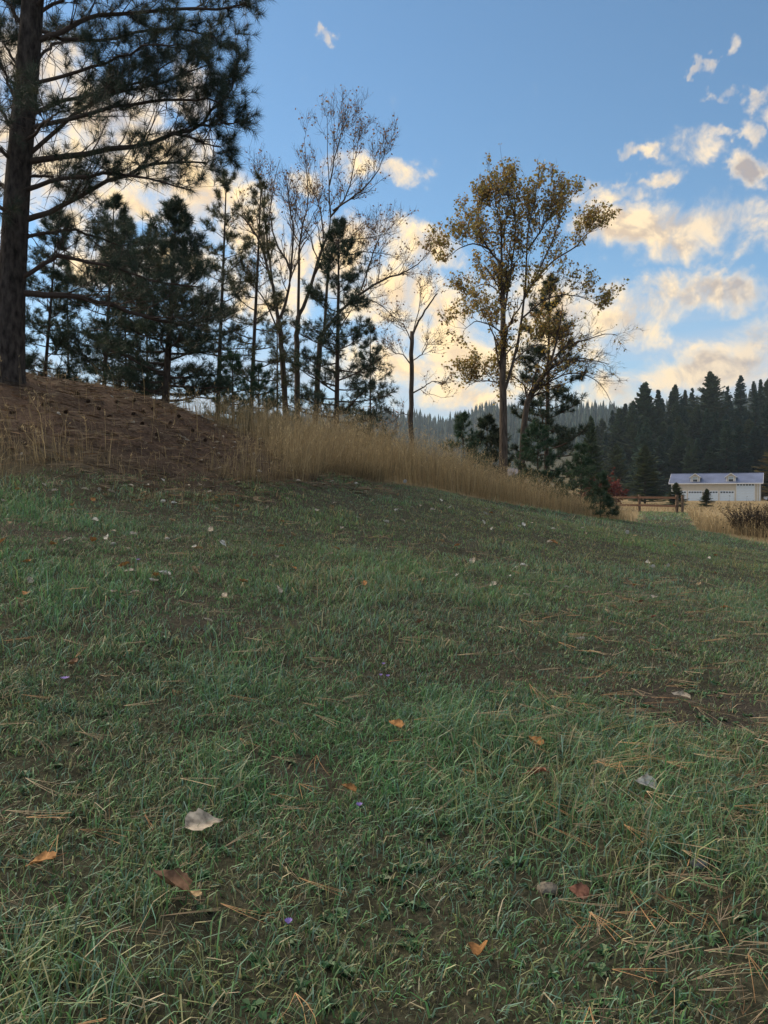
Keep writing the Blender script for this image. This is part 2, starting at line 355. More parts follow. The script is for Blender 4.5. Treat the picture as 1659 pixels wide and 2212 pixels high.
def ground_material():
    m = bpy.data.materials.new('ground_soil_and_thatch'); m.use_nodes = True; nt = m.node_tree; N = nt.nodes.new; L = nt.links.new
    b = nt.nodes['Principled BSDF']; b.inputs['Roughness'].default_value = .95; b.inputs['Specular IOR Level'].default_value = .1
    tc = N('ShaderNodeTexCoord'); a = N('ShaderNodeAttribute'); a.attribute_name = 'col'; s = N('ShaderNodeSeparateColor'); L(a.outputs[0], s.inputs[0])
    def noise(scale, det, st=(1, 1, 1)):
        mp = N('ShaderNodeMapping'); mp.inputs['Scale'].default_value = st; L(tc.outputs['Object'], mp.inputs[0])
        n = N('ShaderNodeTexNoise'); L(mp.outputs[0], n.inputs[0]); n.inputs['Scale'].default_value = scale; n.inputs['Detail'].default_value = det; n.inputs['Roughness'].default_value = .65
        return n.outputs[0]
    def ramp(f, *st):
        r = N('ShaderNodeValToRGB'); L(f, r.inputs[0]); e = r.color_ramp.elements
        while len(e) < len(st): e.new(.5)
        for k, (p, c) in enumerate(st): e[k].position = p; e[k].color = (*c, 1)
        return r.outputs[0]
    def mix(f, x, y):
        n = N('ShaderNodeMix'); n.data_type = 'RGBA'; L(f, n.inputs[0]); L(x, n.inputs[6]); L(y, n.inputs[7]); return n.outputs[2]
    fine = noise(38, 8); mid = noise(1.3, 6); big = noise(.09, 5)
    lawn = mix(mid, ramp(fine, (.3, (.018, .020, .012)), (.5, (.048, .055, .032)), (.7, (.10, .10, .06))), ramp(fine, (.3, (.020, .018, .013)), (.5, (.058, .052, .037)), (.72, (.12, .105, .075))))
    dry = mix(mid, ramp(fine, (.3, (.10, .075, .04)), (.7, (.26, .19, .10))), ramp(fine, (.3, (.15, .11, .055)), (.7, (.34, .25, .13))))
    dry = mix(big, dry, ramp(noise(.5, 6), (.35, (.24, .18, .09)), (.65, (.40, .31, .17))))
    ndl = ramp(noise(22, 9, (1, 2.2, 1)), (.3, (.022, .015, .011)), (.48, (.085, .054, .038)), (.74, (.21, .14, .095)))
    soil = ramp(noise(60, 8), (.3, (.022, .019, .016)), (.55, (.070, .060, .049)), (.75, (.14, .12, .095)))
    c = mix(s.outputs[2], lawn, soil); c = mix(s.outputs[0], c, dry); c = mix(s.outputs[1], c, ndl)
    L(c, b.inputs['Base Color'])
    u = N('ShaderNodeBump'); u.inputs['Strength'].default_value = .9; u.inputs['Distance'].default_value = .02; L(fine, u.inputs['Height']); L(u.outputs[0], b.inputs['Normal'])
    return m
g = MB().add(np.stack([X, Y, Z], -1).reshape(-1, 3), quads=quads, c=zone).build('ground', ground_material(), smooth=True)
tag(g, 'mown lawn rising to a needle-covered mound, dry field and far hills', kind='structure')

# ------------------------------------------------------------------ grass
def gz(x, y):
    n = 1 - sstep(18, 40, np.hypot(x, y))
    return h(x, y) + relief(x, y) + n * ((fbm(x * 2.2, y * 2.2) - .5) * .06 + (fbm(x * 9, y * 9, 3) - .5) * .035)
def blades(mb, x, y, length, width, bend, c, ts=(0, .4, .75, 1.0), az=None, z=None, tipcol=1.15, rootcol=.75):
    n = len(x)
    if n == 0: return
    z = gz(x, y) - .005 if z is None else z
    az = rng.uniform(0, 2 * math.pi, n) if az is None else az
    hd = np.stack([np.cos(az), np.sin(az), np.zeros(n)], -1); fa = rng.uniform(0, 2 * math.pi, n) * .25 + az + math.pi / 2
    sd = np.stack([np.cos(fa), np.sin(fa), np.zeros(n)], -1)
    base = np.stack([x, y, z], -1); V = []; C = []
    for t in ts:
        lean = bend * t ** 1.6
        p = base + hd * (length * np.sin(lean) * t)[:, None]; p[:, 2] += length * t * np.cos(lean * .9)
        wd = width * (1 - .75 * t) * .5
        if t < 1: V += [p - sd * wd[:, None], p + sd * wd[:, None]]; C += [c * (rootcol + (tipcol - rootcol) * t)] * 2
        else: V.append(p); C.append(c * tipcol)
    k = len(V); V = np.stack(V, 1); C = np.stack(C, 1); o = (np.arange(n) * k)[:, None]
    T = []
    for s in range(len(ts) - 2): T += [o + np.array([2 * s, 2 * s + 1, 2 * s + 3]), o + np.array([2 * s, 2 * s + 3, 2 * s + 2])]
    T.append(o + np.array([k - 3, k - 2, k - 1]))
    mb.add(V.reshape(-1, 3), tris=np.concatenate(T), c=C.reshape(-1, 3))

PAL = np.array([[.084, .150, .108], [.064, .146, .054], [.092, .156, .074], [.122, .136, .060], [.22, .195, .12], [.050, .106, .048]])
def lawn_color(x, y):
    g1 = fbm(x * .55 + 3, y * .55, 3); g2 = fbm(x * 1.9, y * 1.9 + 30, 3)
    w = np.stack([.5 + 2.2 * np.clip(g2 - .42, 0, 1), .5 + 2.0 * np.clip(g1 - .5, 0, 1) * 3, .5 + 0 * x, (.34 + 1.8 * np.clip(.54 - g1, 0, 1)) * (1 + .5 * sstep(0, .45, x / y) * (y < 4.5)), .18 + 1.2 * np.clip(.5 - g2, 0, 1), .3 + 0 * x], -1)
    w /= w.sum(1, keepdims=True); k = (rng.random(len(x))[:, None] > np.cumsum(w, 1)).sum(1).clip(0, 5)
    up_ = (.35 + .65 * sstep(5, 11, y)) * sstep(.25, .6, fbm(x * .35 + 11, y * .35, 3)); tint = 1 + up_[:, None] * np.array([.22, .0, -.20])
    return PAL[k] * tint * 2.15 * rng.uniform(.55, 1.45, (len(x), 1)) * rng.uniform(.93, 1.07, (len(x), 3))
def lawn_pts(y0, y1, dens, marg, half=.55):
    A = half * (y1 ** 2 - y0 ** 2) + 2 * marg * (y1 - y0); n = int(A * dens)
    yy = np.sqrt(rng.uniform(y0 ** 2, y1 ** 2, n)); xx = rng.uniform(-1, 1, n) * (half * yy + marg)
    # clumping
    cl = fbm(xx * 4, yy * 4, 2); dz = np.zeros(n)
    for u, v, rx, ry, s in DIRT:
        c = DC[(u, v)]; q = np.hypot((xx - c[0]) / rx, (yy - c[1]) / ry) + (fbm(xx * 2.3, yy * 2.3) - .5) * .9
        dz = np.maximum(dz, s * (1 - sstep(.55, 1.05, q)))
    keep = (beyond(xx, yy) < .15) & (rng.random(n) < (.38 + 1.2 * sstep(.34, .62, cl) * (.5 + .8 * sstep(.3, .6, fbm(xx * .9 + 70, yy * .9)))) * (1 - .93 * dz))
    return xx[keep], yy[keep]
DC = {(a[0], a[1]): ground_hit(a[0], a[1]) for a in DIRT}
lawn = MB()
for y0, y1, dens, marg, ln, wd, ts in ((1.5, 4.2, 5200, .8, .078, .0056, (0, .4, .75, 1)), (4.2, 8, 2900, .6, .070, .0066, (0, .5, 1)), (8, 16, 1050, .6, .062, .0085, (0, .5, 1)),
                                       (16, 32, 260, .5, .085, .017, (0, 1)), (32, 57, 70, .5, .10, .04, (0, 1))):
    x, y = lawn_pts(y0, y1, dens, marg); n = len(x)
    tall = fbm(x * 1.1 + 50, y * 1.1, 3)
    L_ = ln * rng.gamma(5, .2, n) * (.55 + .85 * sstep(.42, .72, tall))
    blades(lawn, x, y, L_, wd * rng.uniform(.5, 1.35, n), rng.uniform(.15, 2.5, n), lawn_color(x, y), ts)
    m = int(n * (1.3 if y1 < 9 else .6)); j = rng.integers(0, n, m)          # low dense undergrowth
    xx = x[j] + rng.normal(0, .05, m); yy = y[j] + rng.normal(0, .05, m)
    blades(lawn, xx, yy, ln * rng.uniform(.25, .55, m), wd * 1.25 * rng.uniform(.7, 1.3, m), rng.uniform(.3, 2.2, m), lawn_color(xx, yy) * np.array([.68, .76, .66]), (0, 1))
    # flattened dead thatch between the live blades
    k = rng.random(n) < .4
    xx = x[k] + rng.normal(0, .03, k.sum()); yy = y[k] + rng.normal(0, .03, k.sum())
    blades(lawn, xx, yy, ln * rng.uniform(.6, 1.5, len(xx)), wd * .7 * rng.uniform(.5, 1.1, len(xx)), rng.uniform(1.0, 1.7, len(xx)),
           np.array([.28, .24, .17]) * rng.gamma(4, .20, (len(xx), 1)), ts[::2] if len(ts) == 4 else ts)
tag(lawn.build('lawn_grass', MT['grass']), 'short blue-green mown grass with dead thatch across the lawn', kind='stuff', cat='grass')

# broad-leaved weeds low in the lawn
weed = MB()
wc = [(1470, 1560), (1540, 1600), (1400, 1590), (1300, 1500), (1250, 1420), (900, 1860), (860, 1840), (970, 1780), (520, 1660), (150, 1690), (700, 1550), (1190, 1530), (1620, 1560), (1350, 1560), (1600, 1870), (1500, 1950),
      (300, 1360), (410, 1420), (1040, 1590), (640, 2130), (120, 2100), (880, 1990), (1340, 2120), (1500, 1490), (1440, 1420), (230, 1560), (1600, 1640), (600, 2010), (1110, 1890), (330, 1880)]
for u, v in wc:
    c = ground_hit(u, v)
    for _ in range(random.randint(7, 14)):
        cx, cy = c[0] + random.gauss(0, .13), c[1] + random.gauss(0, .13); n = random.randint(7, 13)
        a = rng.uniform(0, 2 * math.pi, n); ln = rng.uniform(.018, .042, n)
        el = rng.uniform(.15, .7, n); d = np.stack([np.cos(a) * np.cos(el), np.sin(a) * np.cos(el), np.sin(el)], -1)
        sd = np.stack([-np.sin(a), np.cos(a), 0 * a], -1); b = np.array([cx, cy, float(gz(np.array([cx]), np.array([cy]))[0])])
        w = ln * .30
        V = np.stack([b + 0 * d, b + d * (ln * .55)[:, None] + sd * w[:, None], b + d * ln[:, None] - np.array([0, 0, .012]), b + d * (ln * .55)[:, None] - sd * w[:, None]], 1)
        o = (np.arange(n) * 4)[:, None]
        weed.add(V.reshape(-1, 3), quads=o + np.arange(4), c=np.repeat(np.array([.06, .15, .055]) * rng.uniform(.6, 1.4, (n, 1)), 4, 0))
tag(weed.build('lawn_weeds', MT['grass']), 'dark green broad-leaved weeds low among the lawn grass', kind='stuff', cat='weeds')

# fallen pine needles, in threes
ndl = MB()
def needle_litter(n, y0, y1, half, marg, wid, cond, lift=.03, tone=1.0, ln=(.12, .21)):
    yy = np.sqrt(rng.uniform(y0 ** 2, y1 ** 2, n)); xx = rng.uniform(-1, 1, n) * (half * yy + marg); k = cond(xx, yy); xx = xx[k]; yy = yy[k]; n = len(xx)
    a = rng.uniform(0, math.pi * 2, n); L_ = rng.uniform(*ln, n); curve = rng.normal(0, .12, n); z0 = gz(xx, yy) + rng.gamma(2, lift / 2, n); sl = rng.normal(0, .13, n)
    c0 = np.array([.31, .235, .15]) * rng.uniform(.45, 1.25, (n, 1)) * tone * np.where(rng.random((n, 1)) < .3, np.array([1, .78, .62]), 1.0)
    for m in range(3):
        aa = a + rng.normal(0, .22, n); pts = []; cc = []
        d = np.stack([np.cos(aa), np.sin(aa), sl + rng.normal(0, .05, n)], -1); s = np.stack([-np.sin(aa), np.cos(aa), 0 * aa], -1)
        b = np.stack([xx, yy, z0], -1)
        for t in (0, .35, .7, 1):
            p = b + d * (L_ * t)[:, None] + s * (curve * L_ * t * t)[:, None]
            w = wid * (1 - .4 * t) * .5
            p[:, 2] = np.maximum(p[:, 2], gz(p[:, 0], p[:, 1]) + .006)
            pts += [p - s * w - np.array([0, 0, w * .5]), p + s * w + np.array([0, 0, w * .5])]; cc += [c0, c0]
        V = np.stack(pts, 1); o = (np.arange(n) * 8)[:, None]
        ndl.add(V.reshape(-1, 3), quads=np.concatenate([o + np.array([2 * i, 2 * i + 1, 2 * i + 3, 2 * i + 2]) for i in range(3)]), c=np.stack(cc, 1).reshape(-1, 3))
dens_r = lambda x, y: rng.random(len(x)) < (.22 + .6 * sstep(-.1, .35, x / y)) * (.3 + 1.2 * sstep(.35, .6, fbm(x * 1.6 + 8, y * 1.6)))
needle_litter(2000, 1.6, 4.4, .55, .8, .0017, dens_r, lift=.045, tone=1.35)
needle_litter(2000, 4.4, 9, .55, .6, .0026, dens_r, lift=.035, tone=1.15)
needle_litter(13000, 7.5, 17, .75, 1.0, .008, lambda x, y: mound(x, y) > .2, lift=.02, tone=.62, ln=(.12, .26))
tag(ndl.build('fallen_pine_needles', MT['deadleaf']), 'tan and rust fallen pine needles strewn over grass and mound', kind='stuff', cat='pine needles')

# tall dry grass
dryg = MB()
DP = np.array([[.35, .262, .138], [.43, .33, .18], [.28, .208, .115], [.49, .385, .22], [.19, .165, .10]])
def tall_grass(n, x0, x1, y0, y1, cond, ln, wd, ts=(0, .45, .8, 1), bend=(.02, .75), tone=1.0, heads=.0):
    x = rng.uniform(x0, x1, n); y = rng.uniform(y0, y1, n); k = cond(x, y) > rng.random(n); x = x[k]; y = y[k]; n = len(x)
    L_ = ln * rng.uniform(.55, 1.2, n) * (.38 + .9 * fbm(x * .6, y * .6 + 4) + .35 * vnoise(x * 2.3, y * 2.3))
    L_ = L_ * np.interp(x / y * PX_F + PX_CX, [380, 640, 1150, 1380], [.58, 1, 1, .75])
    c = DP[rng.choice(5, n, p=[.34, .26, .2, .1, .1])] * rng.uniform(.7, 1.2, (n, 1)) * tone
    az = 6.28 * fbm(x * .45 + 20, y * .45, 2) * 1.6 + rng.normal(0, .9, n) + (rng.random(n) < .25) * rng.uniform(0, 6.28, n)
    bn = rng.uniform(*bend, n) * (.45 + 1.2 * vnoise(x * .9 + 31, y * .9)) + (rng.random(n) < .04) * .7
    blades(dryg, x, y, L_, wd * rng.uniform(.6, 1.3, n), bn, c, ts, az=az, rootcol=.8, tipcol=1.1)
    k = np.where(rng.random(n) < heads)[0]
    if len(k):                                          # feathery seed heads near the tips
        hd = np.stack([np.cos(az[k]), np.sin(az[k]), 0 * k], -1); m = 4
        tt = rng.uniform(.78, 1.0, (len(k), m)); lean = bn[k][:, None] * tt ** 1.6
        p = np.stack([x[k], y[k], gz(x[k], y[k])], -1)[:, None] + hd[:, None] * (L_[k][:, None] * np.sin(lean) * tt)[..., None]; p[..., 2] += L_[k][:, None] * tt * np.cos(lean * .9)
        p = p.reshape(-1, 3); d = norm(rng.normal(size=p.shape) * .6 + [0, 0, 1.]); sd = norm(np.cross(d, rng.normal(size=p.shape))); l = rng.uniform(.03, .08, (len(p), 1)); ww = wd * .55
        V = np.stack([p - sd * ww, p + sd * ww, p + d * l], 1); cc = np.repeat(c[k] * 1.25, m, 0)
        dryg.add(V.reshape(-1, 3), tris=np.arange(len(p) * 3).reshape(-1, 3), c=np.repeat(cc, 3, 0))
def band(x, y):
    b = beyond(x, y); u = x / y * PX_F + PX_CX
    dense = sstep(-.15, .5, b) * (1 - .95 * sstep(.25, .8, mound(x, y))) * (u < 1385)
    return dense * np.interp(u, [-400, 0, 330, 440, 600, 2000], [.22, .25, .20, .40, 1, 1])
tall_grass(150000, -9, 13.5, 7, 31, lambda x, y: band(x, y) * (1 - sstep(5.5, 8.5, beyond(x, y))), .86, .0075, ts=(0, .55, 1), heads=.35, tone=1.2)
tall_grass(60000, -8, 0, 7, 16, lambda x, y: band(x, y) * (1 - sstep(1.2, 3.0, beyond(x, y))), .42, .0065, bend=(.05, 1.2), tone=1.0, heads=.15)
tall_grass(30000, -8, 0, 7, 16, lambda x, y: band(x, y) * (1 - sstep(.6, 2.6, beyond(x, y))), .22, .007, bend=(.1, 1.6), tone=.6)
tall_grass(14000, -10, -1, 8.5, 15, lambda x, y: mound(x, y) * (.10 + .75 * (1 - sstep(9.3, 12.2, y + x * .12))) * sstep(.4, .7, fbm(x * 1.2, y * 1.2 + 60)), .40, .006, bend=(.05, 1.0), tone=1.0, heads=.2)
tall_grass(30000, 11, 30, 15, 50, lambda x, y: sstep(0, .6, beyond(x, y)) * (x / y * PX_F + PX_CX > 1482) * (1 - sstep(9, 14, beyond(x, y))), .72, .017, heads=.3, tone=1.15)
tall_grass(9000, -14, 12, 18, 46, lambda x, y: (beyond(x, y) > 7) * .5 * (x / y * PX_F + PX_CX < 1378), .6, .02, ts=(0, .6, 1))
tall_grass(9000, 5, 60, 57, 130, lambda x, y: .7 + 0 * x, .5, .07, ts=(0, 1), tone=1.25)
tag(dryg.build('tall_dry_grass', MT['dry']), 'tall golden dry grass standing beyond the mown lawn', kind='stuff', cat='dry grass')

# ------------------------------------------------------------------ pines
def tufts(mb, p, d, ln, n, w, base=(.030, .052, .030), var=.35, spread=(.35, .95), shoot=.5):
    m = len(p)
    if m == 0: return
    p = np.repeat(p, n, 0); d = np.repeat(d, n, 0); k = len(p)
    r = rng.normal(size=(k, 3)); r = norm(r - d * (r * d).sum(1, keepdims=True))
    dr = norm(d * rng.uniform(.15, 1.0, (k, 1)) + r * rng.uniform(*spread, (k, 1)))
    o = p - d * (rng.random((k, 1)) * shoot * ln)
    L_ = ln * rng.uniform(.75, 1.15, (k, 1)); s = norm(np.cross(dr, rng.normal(size=(k, 3)))) * w * .5
    V = np.stack([o - s, o + s, o + dr * L_], 1)
    b = np.asarray(base) * np.repeat(rng.uniform(1 - var, 1 + var, (m, 1)), n, 0) * rng.uniform(.85, 1.15, (k, 1))
    b = b + np.repeat((rng.random((m, 1)) < .12), n, 0) * np.array([.035, .018, 0])
    mb.add(V.reshape(-1, 3), tris=np.arange(k * 3).reshape(-1, 3), c=np.repeat(b, 3, 0))

def limb_foliage(mw, mn, poly, r0, sub, nsub, ntw, tuft, start=.25, up=.25, tube_sides=3, wood=(1, 1, 1)):
    """side branches, twigs and needle tufts along one limb; tuft = (length, needles, width, colour)"""
    poly = np.asarray(poly); K = len(poly); S = np.linspace(0, 1, K)
    s = start + (1 - start) * rng.random(nsub) ** 1.0
    at = np.stack([np.interp(s, S, poly[:, i]) for i in range(3)], -1)
    i = np.clip((s * (K - 1)).astype(int), 0, K - 2); tan = norm(poly[i + 1] - poly[i])
    side = norm(np.cross(tan, np.array([0, 0, 1.]) + 1e-3)) * np.where(rng.random(nsub) < .5, -1, 1)[:, None]
    d = norm(tan * rng.uniform(.35, .9, (nsub, 1)) + side * rng.uniform(.2, .9, (nsub, 1)) + np.array([0, 0, 1.]) * rng.normal(up, .28, (nsub, 1)))
    L_ = sub * rng.uniform(.45, 1.25, nsub) * (1.05 - .35 * s)
    t = np.linspace(0, 1, 4)[None, :, None]
    curve = np.array([0, 0, 1.]) * rng.uniform(-.05, .35, (nsub, 1, 1)) + rng.normal(0, .12, (nsub, 1, 3))
    B = at[:, None] + d[:, None] * L_[:, None, None] * t + curve * L_[:, None, None] * t ** 2
    tubes(mw, B, (r0 * .35 * (1.1 - .6 * s))[:, None] * np.array([1, .75, .5, .3]), tube_sides, wood)
    # twigs
    q = rng.uniform(.3, 1, (nsub, ntw)).ravel(); j = np.repeat(np.arange(nsub), ntw)
    kk = np.clip((q * 3).astype(int), 0, 2); f = (q * 3 - kk)[:, None]
    ta = B[j, kk] * (1 - f) + B[j, kk + 1] * f; td = norm(B[j, kk + 1] - B[j, kk])
    d2 = norm(td * .7 + rng.normal(0, .55, (len(j), 3)) + np.array([0, 0, .25]))
    l2 = (L_[j] * rng.uniform(.18, .42, len(j)))[:, None]
    tip = ta + d2 * l2 + np.array([0, 0, .12]) * l2
    tubes(mw, np.stack([ta, tip], 1), np.tile(r0 * .12 * np.array([1, .5]), (len(j), 1)), 3, wood)
    tl, tn, tw, tc = tuft
    tufts(mn, tip, norm(tip - ta), tl, tn, tw, tc)
    tufts(mn, B[:, -1], norm(B[:, -1] - B[:, -2]), tl, tn, tw, tc)
    tufts(mn, poly[-1:], norm(poly[-1:] - poly[-2:-1]), tl * 1.1, tn, tw, tc)
    k = max(1, int(len(j) * .35)); m = rng.integers(0, len(j), k)
    tufts(mn, (ta + tip)[m] * .5, norm(tip - ta)[m], tl * .9, max(4, tn * 2 // 3), tw, tc)

def trunk_tube(mb, poly, r, k=14, ns=10, flare=.0, c=(1, 1, 1)):
    p = resample(poly, k); rr = np.interp(np.linspace(0, 1, k), np.linspace(0, 1, len(r)), r)
    rr[0] *= 1 + flare; rr[1] *= 1 + flare * .25
    tubes(mb, p[None], rr[None], ns, c, cap=True); return p

def pine(label, base, H, R, cb=.15, nb=46, seed=0, trunk_r=0.0616, sparse=1.0, tuft=(.17, 13, .016, (.030, .052, .030)), lean=(0, 0), bow=0.0, name='pine_tree', group=None, shape=1.0, dead=.0, sub=.42, nsub=9, up_top=.9):
    global rng
    keep = rng; rng = np.random.default_rng(seed + 100)
    x, y = base; z = h1(x, y) - .12
    root = empty(name, (x, y, z), 0, label, 'tree', group)
    tr = MB(); w = MB(); n = MB()
    poly = np.array([[0, 0, 0], [lean[0] * .3 + bow, lean[1] * .3, H * .33], [lean[0] * .66 + bow * .8, lean[1] * .66, H * .66], [lean[0], lean[1], H]])
    tp = trunk_tube(tr, poly, [trunk_r, trunk_r * .8, trunk_r * .5, .012], 14, 8, .25)
    T = np.linspace(0, 1, 14)
    for i in range(nb):
        t = cb + (1 - cb) * (i + rng.random()) / nb
        p0 = np.array([np.interp(t, T, tp[:, k]) for k in range(3)])
        prof = ((1 - t) / (1 - cb)) ** .75 * shape + (1 - shape)
        prof = min(prof, .55 + 2.2 * (t - cb) / (1 - cb) + .2) if cb < .5 else prof
        L_ = R * prof * rng.uniform(.65, 1.15) + .12
        a = i * 2.399 + rng.normal(0, .35); e = np.interp(t, [cb, .45, .8, 1], [-.08, .12, .5, up_top]) + rng.normal(0, .12)
        d = np.array([math.cos(a) * math.cos(e), math.sin(a) * math.cos(e), math.sin(e)])
        s = np.linspace(0, 1, 6)[:, None]
        br = p0 + d * L_ * s + np.array([0, 0, 1]) * L_ * (.22 * s ** 2 - .10 * s) + np.cumsum(rng.normal(0, .03, (6, 3)), 0) * L_ * s
        r0 = trunk_r * .42 * (1 - .6 * t) * min(1, L_ / R + .3)
        tubes(w, br[None], (r0 * np.linspace(1, .3, 6))[None], 5)
        if rng.random() < dead: continue
        limb_foliage(w, n, br, r0, min(sub, .6 * L_) + .06, max(4, int(1.35 * nsub * sparse * min(1.0, L_ / R + .35))), 4, tuft, start=.2)
    tufts(n, tp[-1:] , np.array([[0, 0, 1.]]), tuft[0] * 1.2, tuft[1] * 2, tuft[2], tuft[3])
    tr.build('trunk', MT['bark_far'], root, True); w.build('branches', MT['twig'], root, True); n.build('needles', MT['needle'], root)
    rng = keep; return root

def at(u, d): return ((u - PX_CX) / PX_F * d, d)
def height(u, vtop, d):
    x, y = at(u, d); return float(P(u, vtop, d)[2]) - h1(x, y) + .12

# ---- the big pine on the mound: every main limb is a part, its needles a sub-part
def big_pine():
    D = 13.0; x0 = P(18, 826, D); bz_ = h1(x0[0], x0[1]) - .15; o = np.array([x0[0], x0[1], bz_])
    root = empty('pine_tree', tuple(o), 0, 'huge rough-barked pine on the brown mound, trunk cut by the picture edge', 'tree')
    T = lambda u, v, dd=0.0: P(u - 28 * max(0, u - 250) / 300, v, D + dd) - o
    tr = MB(); spine = [T(16, 846) * [1, 1, 0], T(20, 780), T(24, 640), T(30, 540), T(38, 400), T(50, 260), T(62, 120), T(72, -20), T(85, -260), T(98, -560)]
    tp = trunk_tube(tr, spine, [.30, .245, .22, .21, .20, .19, .18, .17, .12, .05], 40, 20, .28)
    trunk = tr.build('trunk', MT['bark'], root, True)
    tf = (.19, 40, .0050, (.030, .052, .033))
    # right-hand limbs read from the photograph; last value: how far each reaches towards or away from the viewer
    limbs = [([(56, 636), (145, 638), (264, 664), (364, 693), (440, 700)], .085, .8, 1.05, 26),
             ([(56, 603), (100, 570), (132, 552), (198, 571), (281, 588), (364, 612), (452, 620)], .06, -.6, .95, 24),
             ([(60, 520), (120, 500), (200, 505), (270, 540), (310, 590)], .05, 1.4, .9, 20),
             ([(66, 478), (110, 455), (153, 430), (255, 382), (327, 352), (400, 352), (470, 352)], .075, .5, .85, 26),
             ([(66, 416), (145, 384), (233, 377), (320, 385), (429, 411)], .06, -.8, .75, 22),
             ([(66, 358), (145, 336), (255, 320), (364, 299), (451, 270), (500, 225), (538, 160)], .08, .2, .8, 34),
             ([(451, 270), (500, 266), (545, 262)], .035, .2, .5, 12),
             ([(390, 290), (440, 300), (490, 318), (515, 330)], .03, .1, .45, 10),
             ([(70, 336), (145, 262), (204, 218), (300, 190), (400, 165), (470, 140)], .055, 1.0, .8, 30),
             ([(76, 274), (167, 251), (255, 226), (364, 219), (450, 215), (500, 225)], .06, -.5, .8, 34),
             ([(76, 252), (145, 216), (236, 200), (327, 165), (390, 130)], .055, .9, .75, 30),
             ([(80, 180), (150, 160), (240, 130), (330, 100), (400, 95)], .05, -1.2, .75, 26),
             ([(86, 96), (153, 58), (218, 33), (364, 22), (509, 18), (567, 0)], .07, .3, .75, 30),
             ([(86, 60), (160, 90), (260, 80), (380, 60), (470, 75), (505, 95)], .05, 1.2, .75, 28),
             ([(88, 34), (120, 6), (180, -40), (300, -80), (420, -100)], .05, .5, .8, 24),
             ([(36, 560), (-20, 540), (-90, 560), (-160, 590)], .06, .5, .9, 12),
             ([(42, 350), (10, 330), (-40, 290), (-110, 270)], .06, -.6, .8, 16),
             ([(46, 300), (12, 255), (-20, 210), (-80, 170)], .05, .8, .8, 16),
             ([(50, 245), (22, 190), (-10, 120), (-60, 60)], .05, -.2, .8, 18),
             ([(58, 170), (30, 130), (0, 80), (-60, 30)], .045, .9, .8, 18),
             ([(62, 100), (40, 40), (10, 0), (-40, -40)], .05, .2, .8, 18),
             ([(40, 420), (0, 400), (-60, 405), (-130, 420)], .055, 1.1, .85, 14),
             ([(40, 470), (10, 455), (-40, 450), (-100, 470)], .05, -1.3, .8, 10),
             ([(66, 300), (90, 270), (120, 250), (150, 240)], .045, -2.2, .8, 16),
             ([(66, 390), (100, 380), (135, 400), (160, 420)], .045, 2.6, .8, 14),
             ([(74, 140), (110, 100), (150, 90), (190, 95)], .045, 2.4, .8, 18),
             ([(80, 20), (110, -40), (160, -90), (230, -130)], .05, -1.2, .8, 14),
             ([(70, -20), (20, -60), (-40, -100), (-110, -130)], .05, .8, .8, 14),
             ([(84, -180), (150, -230), (260, -250)], .04, .5, .8, 14), ([(84, -180), (20, -230), (-70, -260)], .04, -.5, .8, 14)]
    for pts, r, reach, sub, ns in limbs:
        k = len(pts); pl = [T(u, v, reach * (i / (k - 1)) ** 1.1) for i, (u, v) in enumerate(pts)]
        if pts[0][0] < 120:      # start inside the trunk
            j = np.argmin(np.abs(tp[:, 2] - pl[0][2])); pl[0] = tp[j] * .6 + pl[0] * .4
        pl = resample(pl, 14); pl[2:-1] += rng.normal(0, .018, (11, 3))
        w = MB(); n = MB(); r = r * .68; tubes(w, pl[None], (r * np.linspace(1, .25, 14))[None], 7)
        b = None
        limb_foliage(w, n, pl, r * .8, sub * 1.05, int(ns * 1.2), 4, tf, start=.2, up=.22)
        # bare dead twigs nearer the trunk
        m = 16; s = rng.integers(1, 9, m); dd = norm(rng.normal(size=(m, 3)) + [0, 0, -.1]); ll = rng.uniform(.25, .7, (m, 1))
        tubes(w, np.stack([pl[s], pl[s] + dd * ll * .5 + rng.normal(0, .03, (m, 3)), pl[s] + dd * ll], 1), np.tile([.008, .006, .003], (m, 1)), 3)
        b = w.build('branch', MT['twig'], root, True); n.build('needles', MT['needle'], b)
    return root
big_pine()

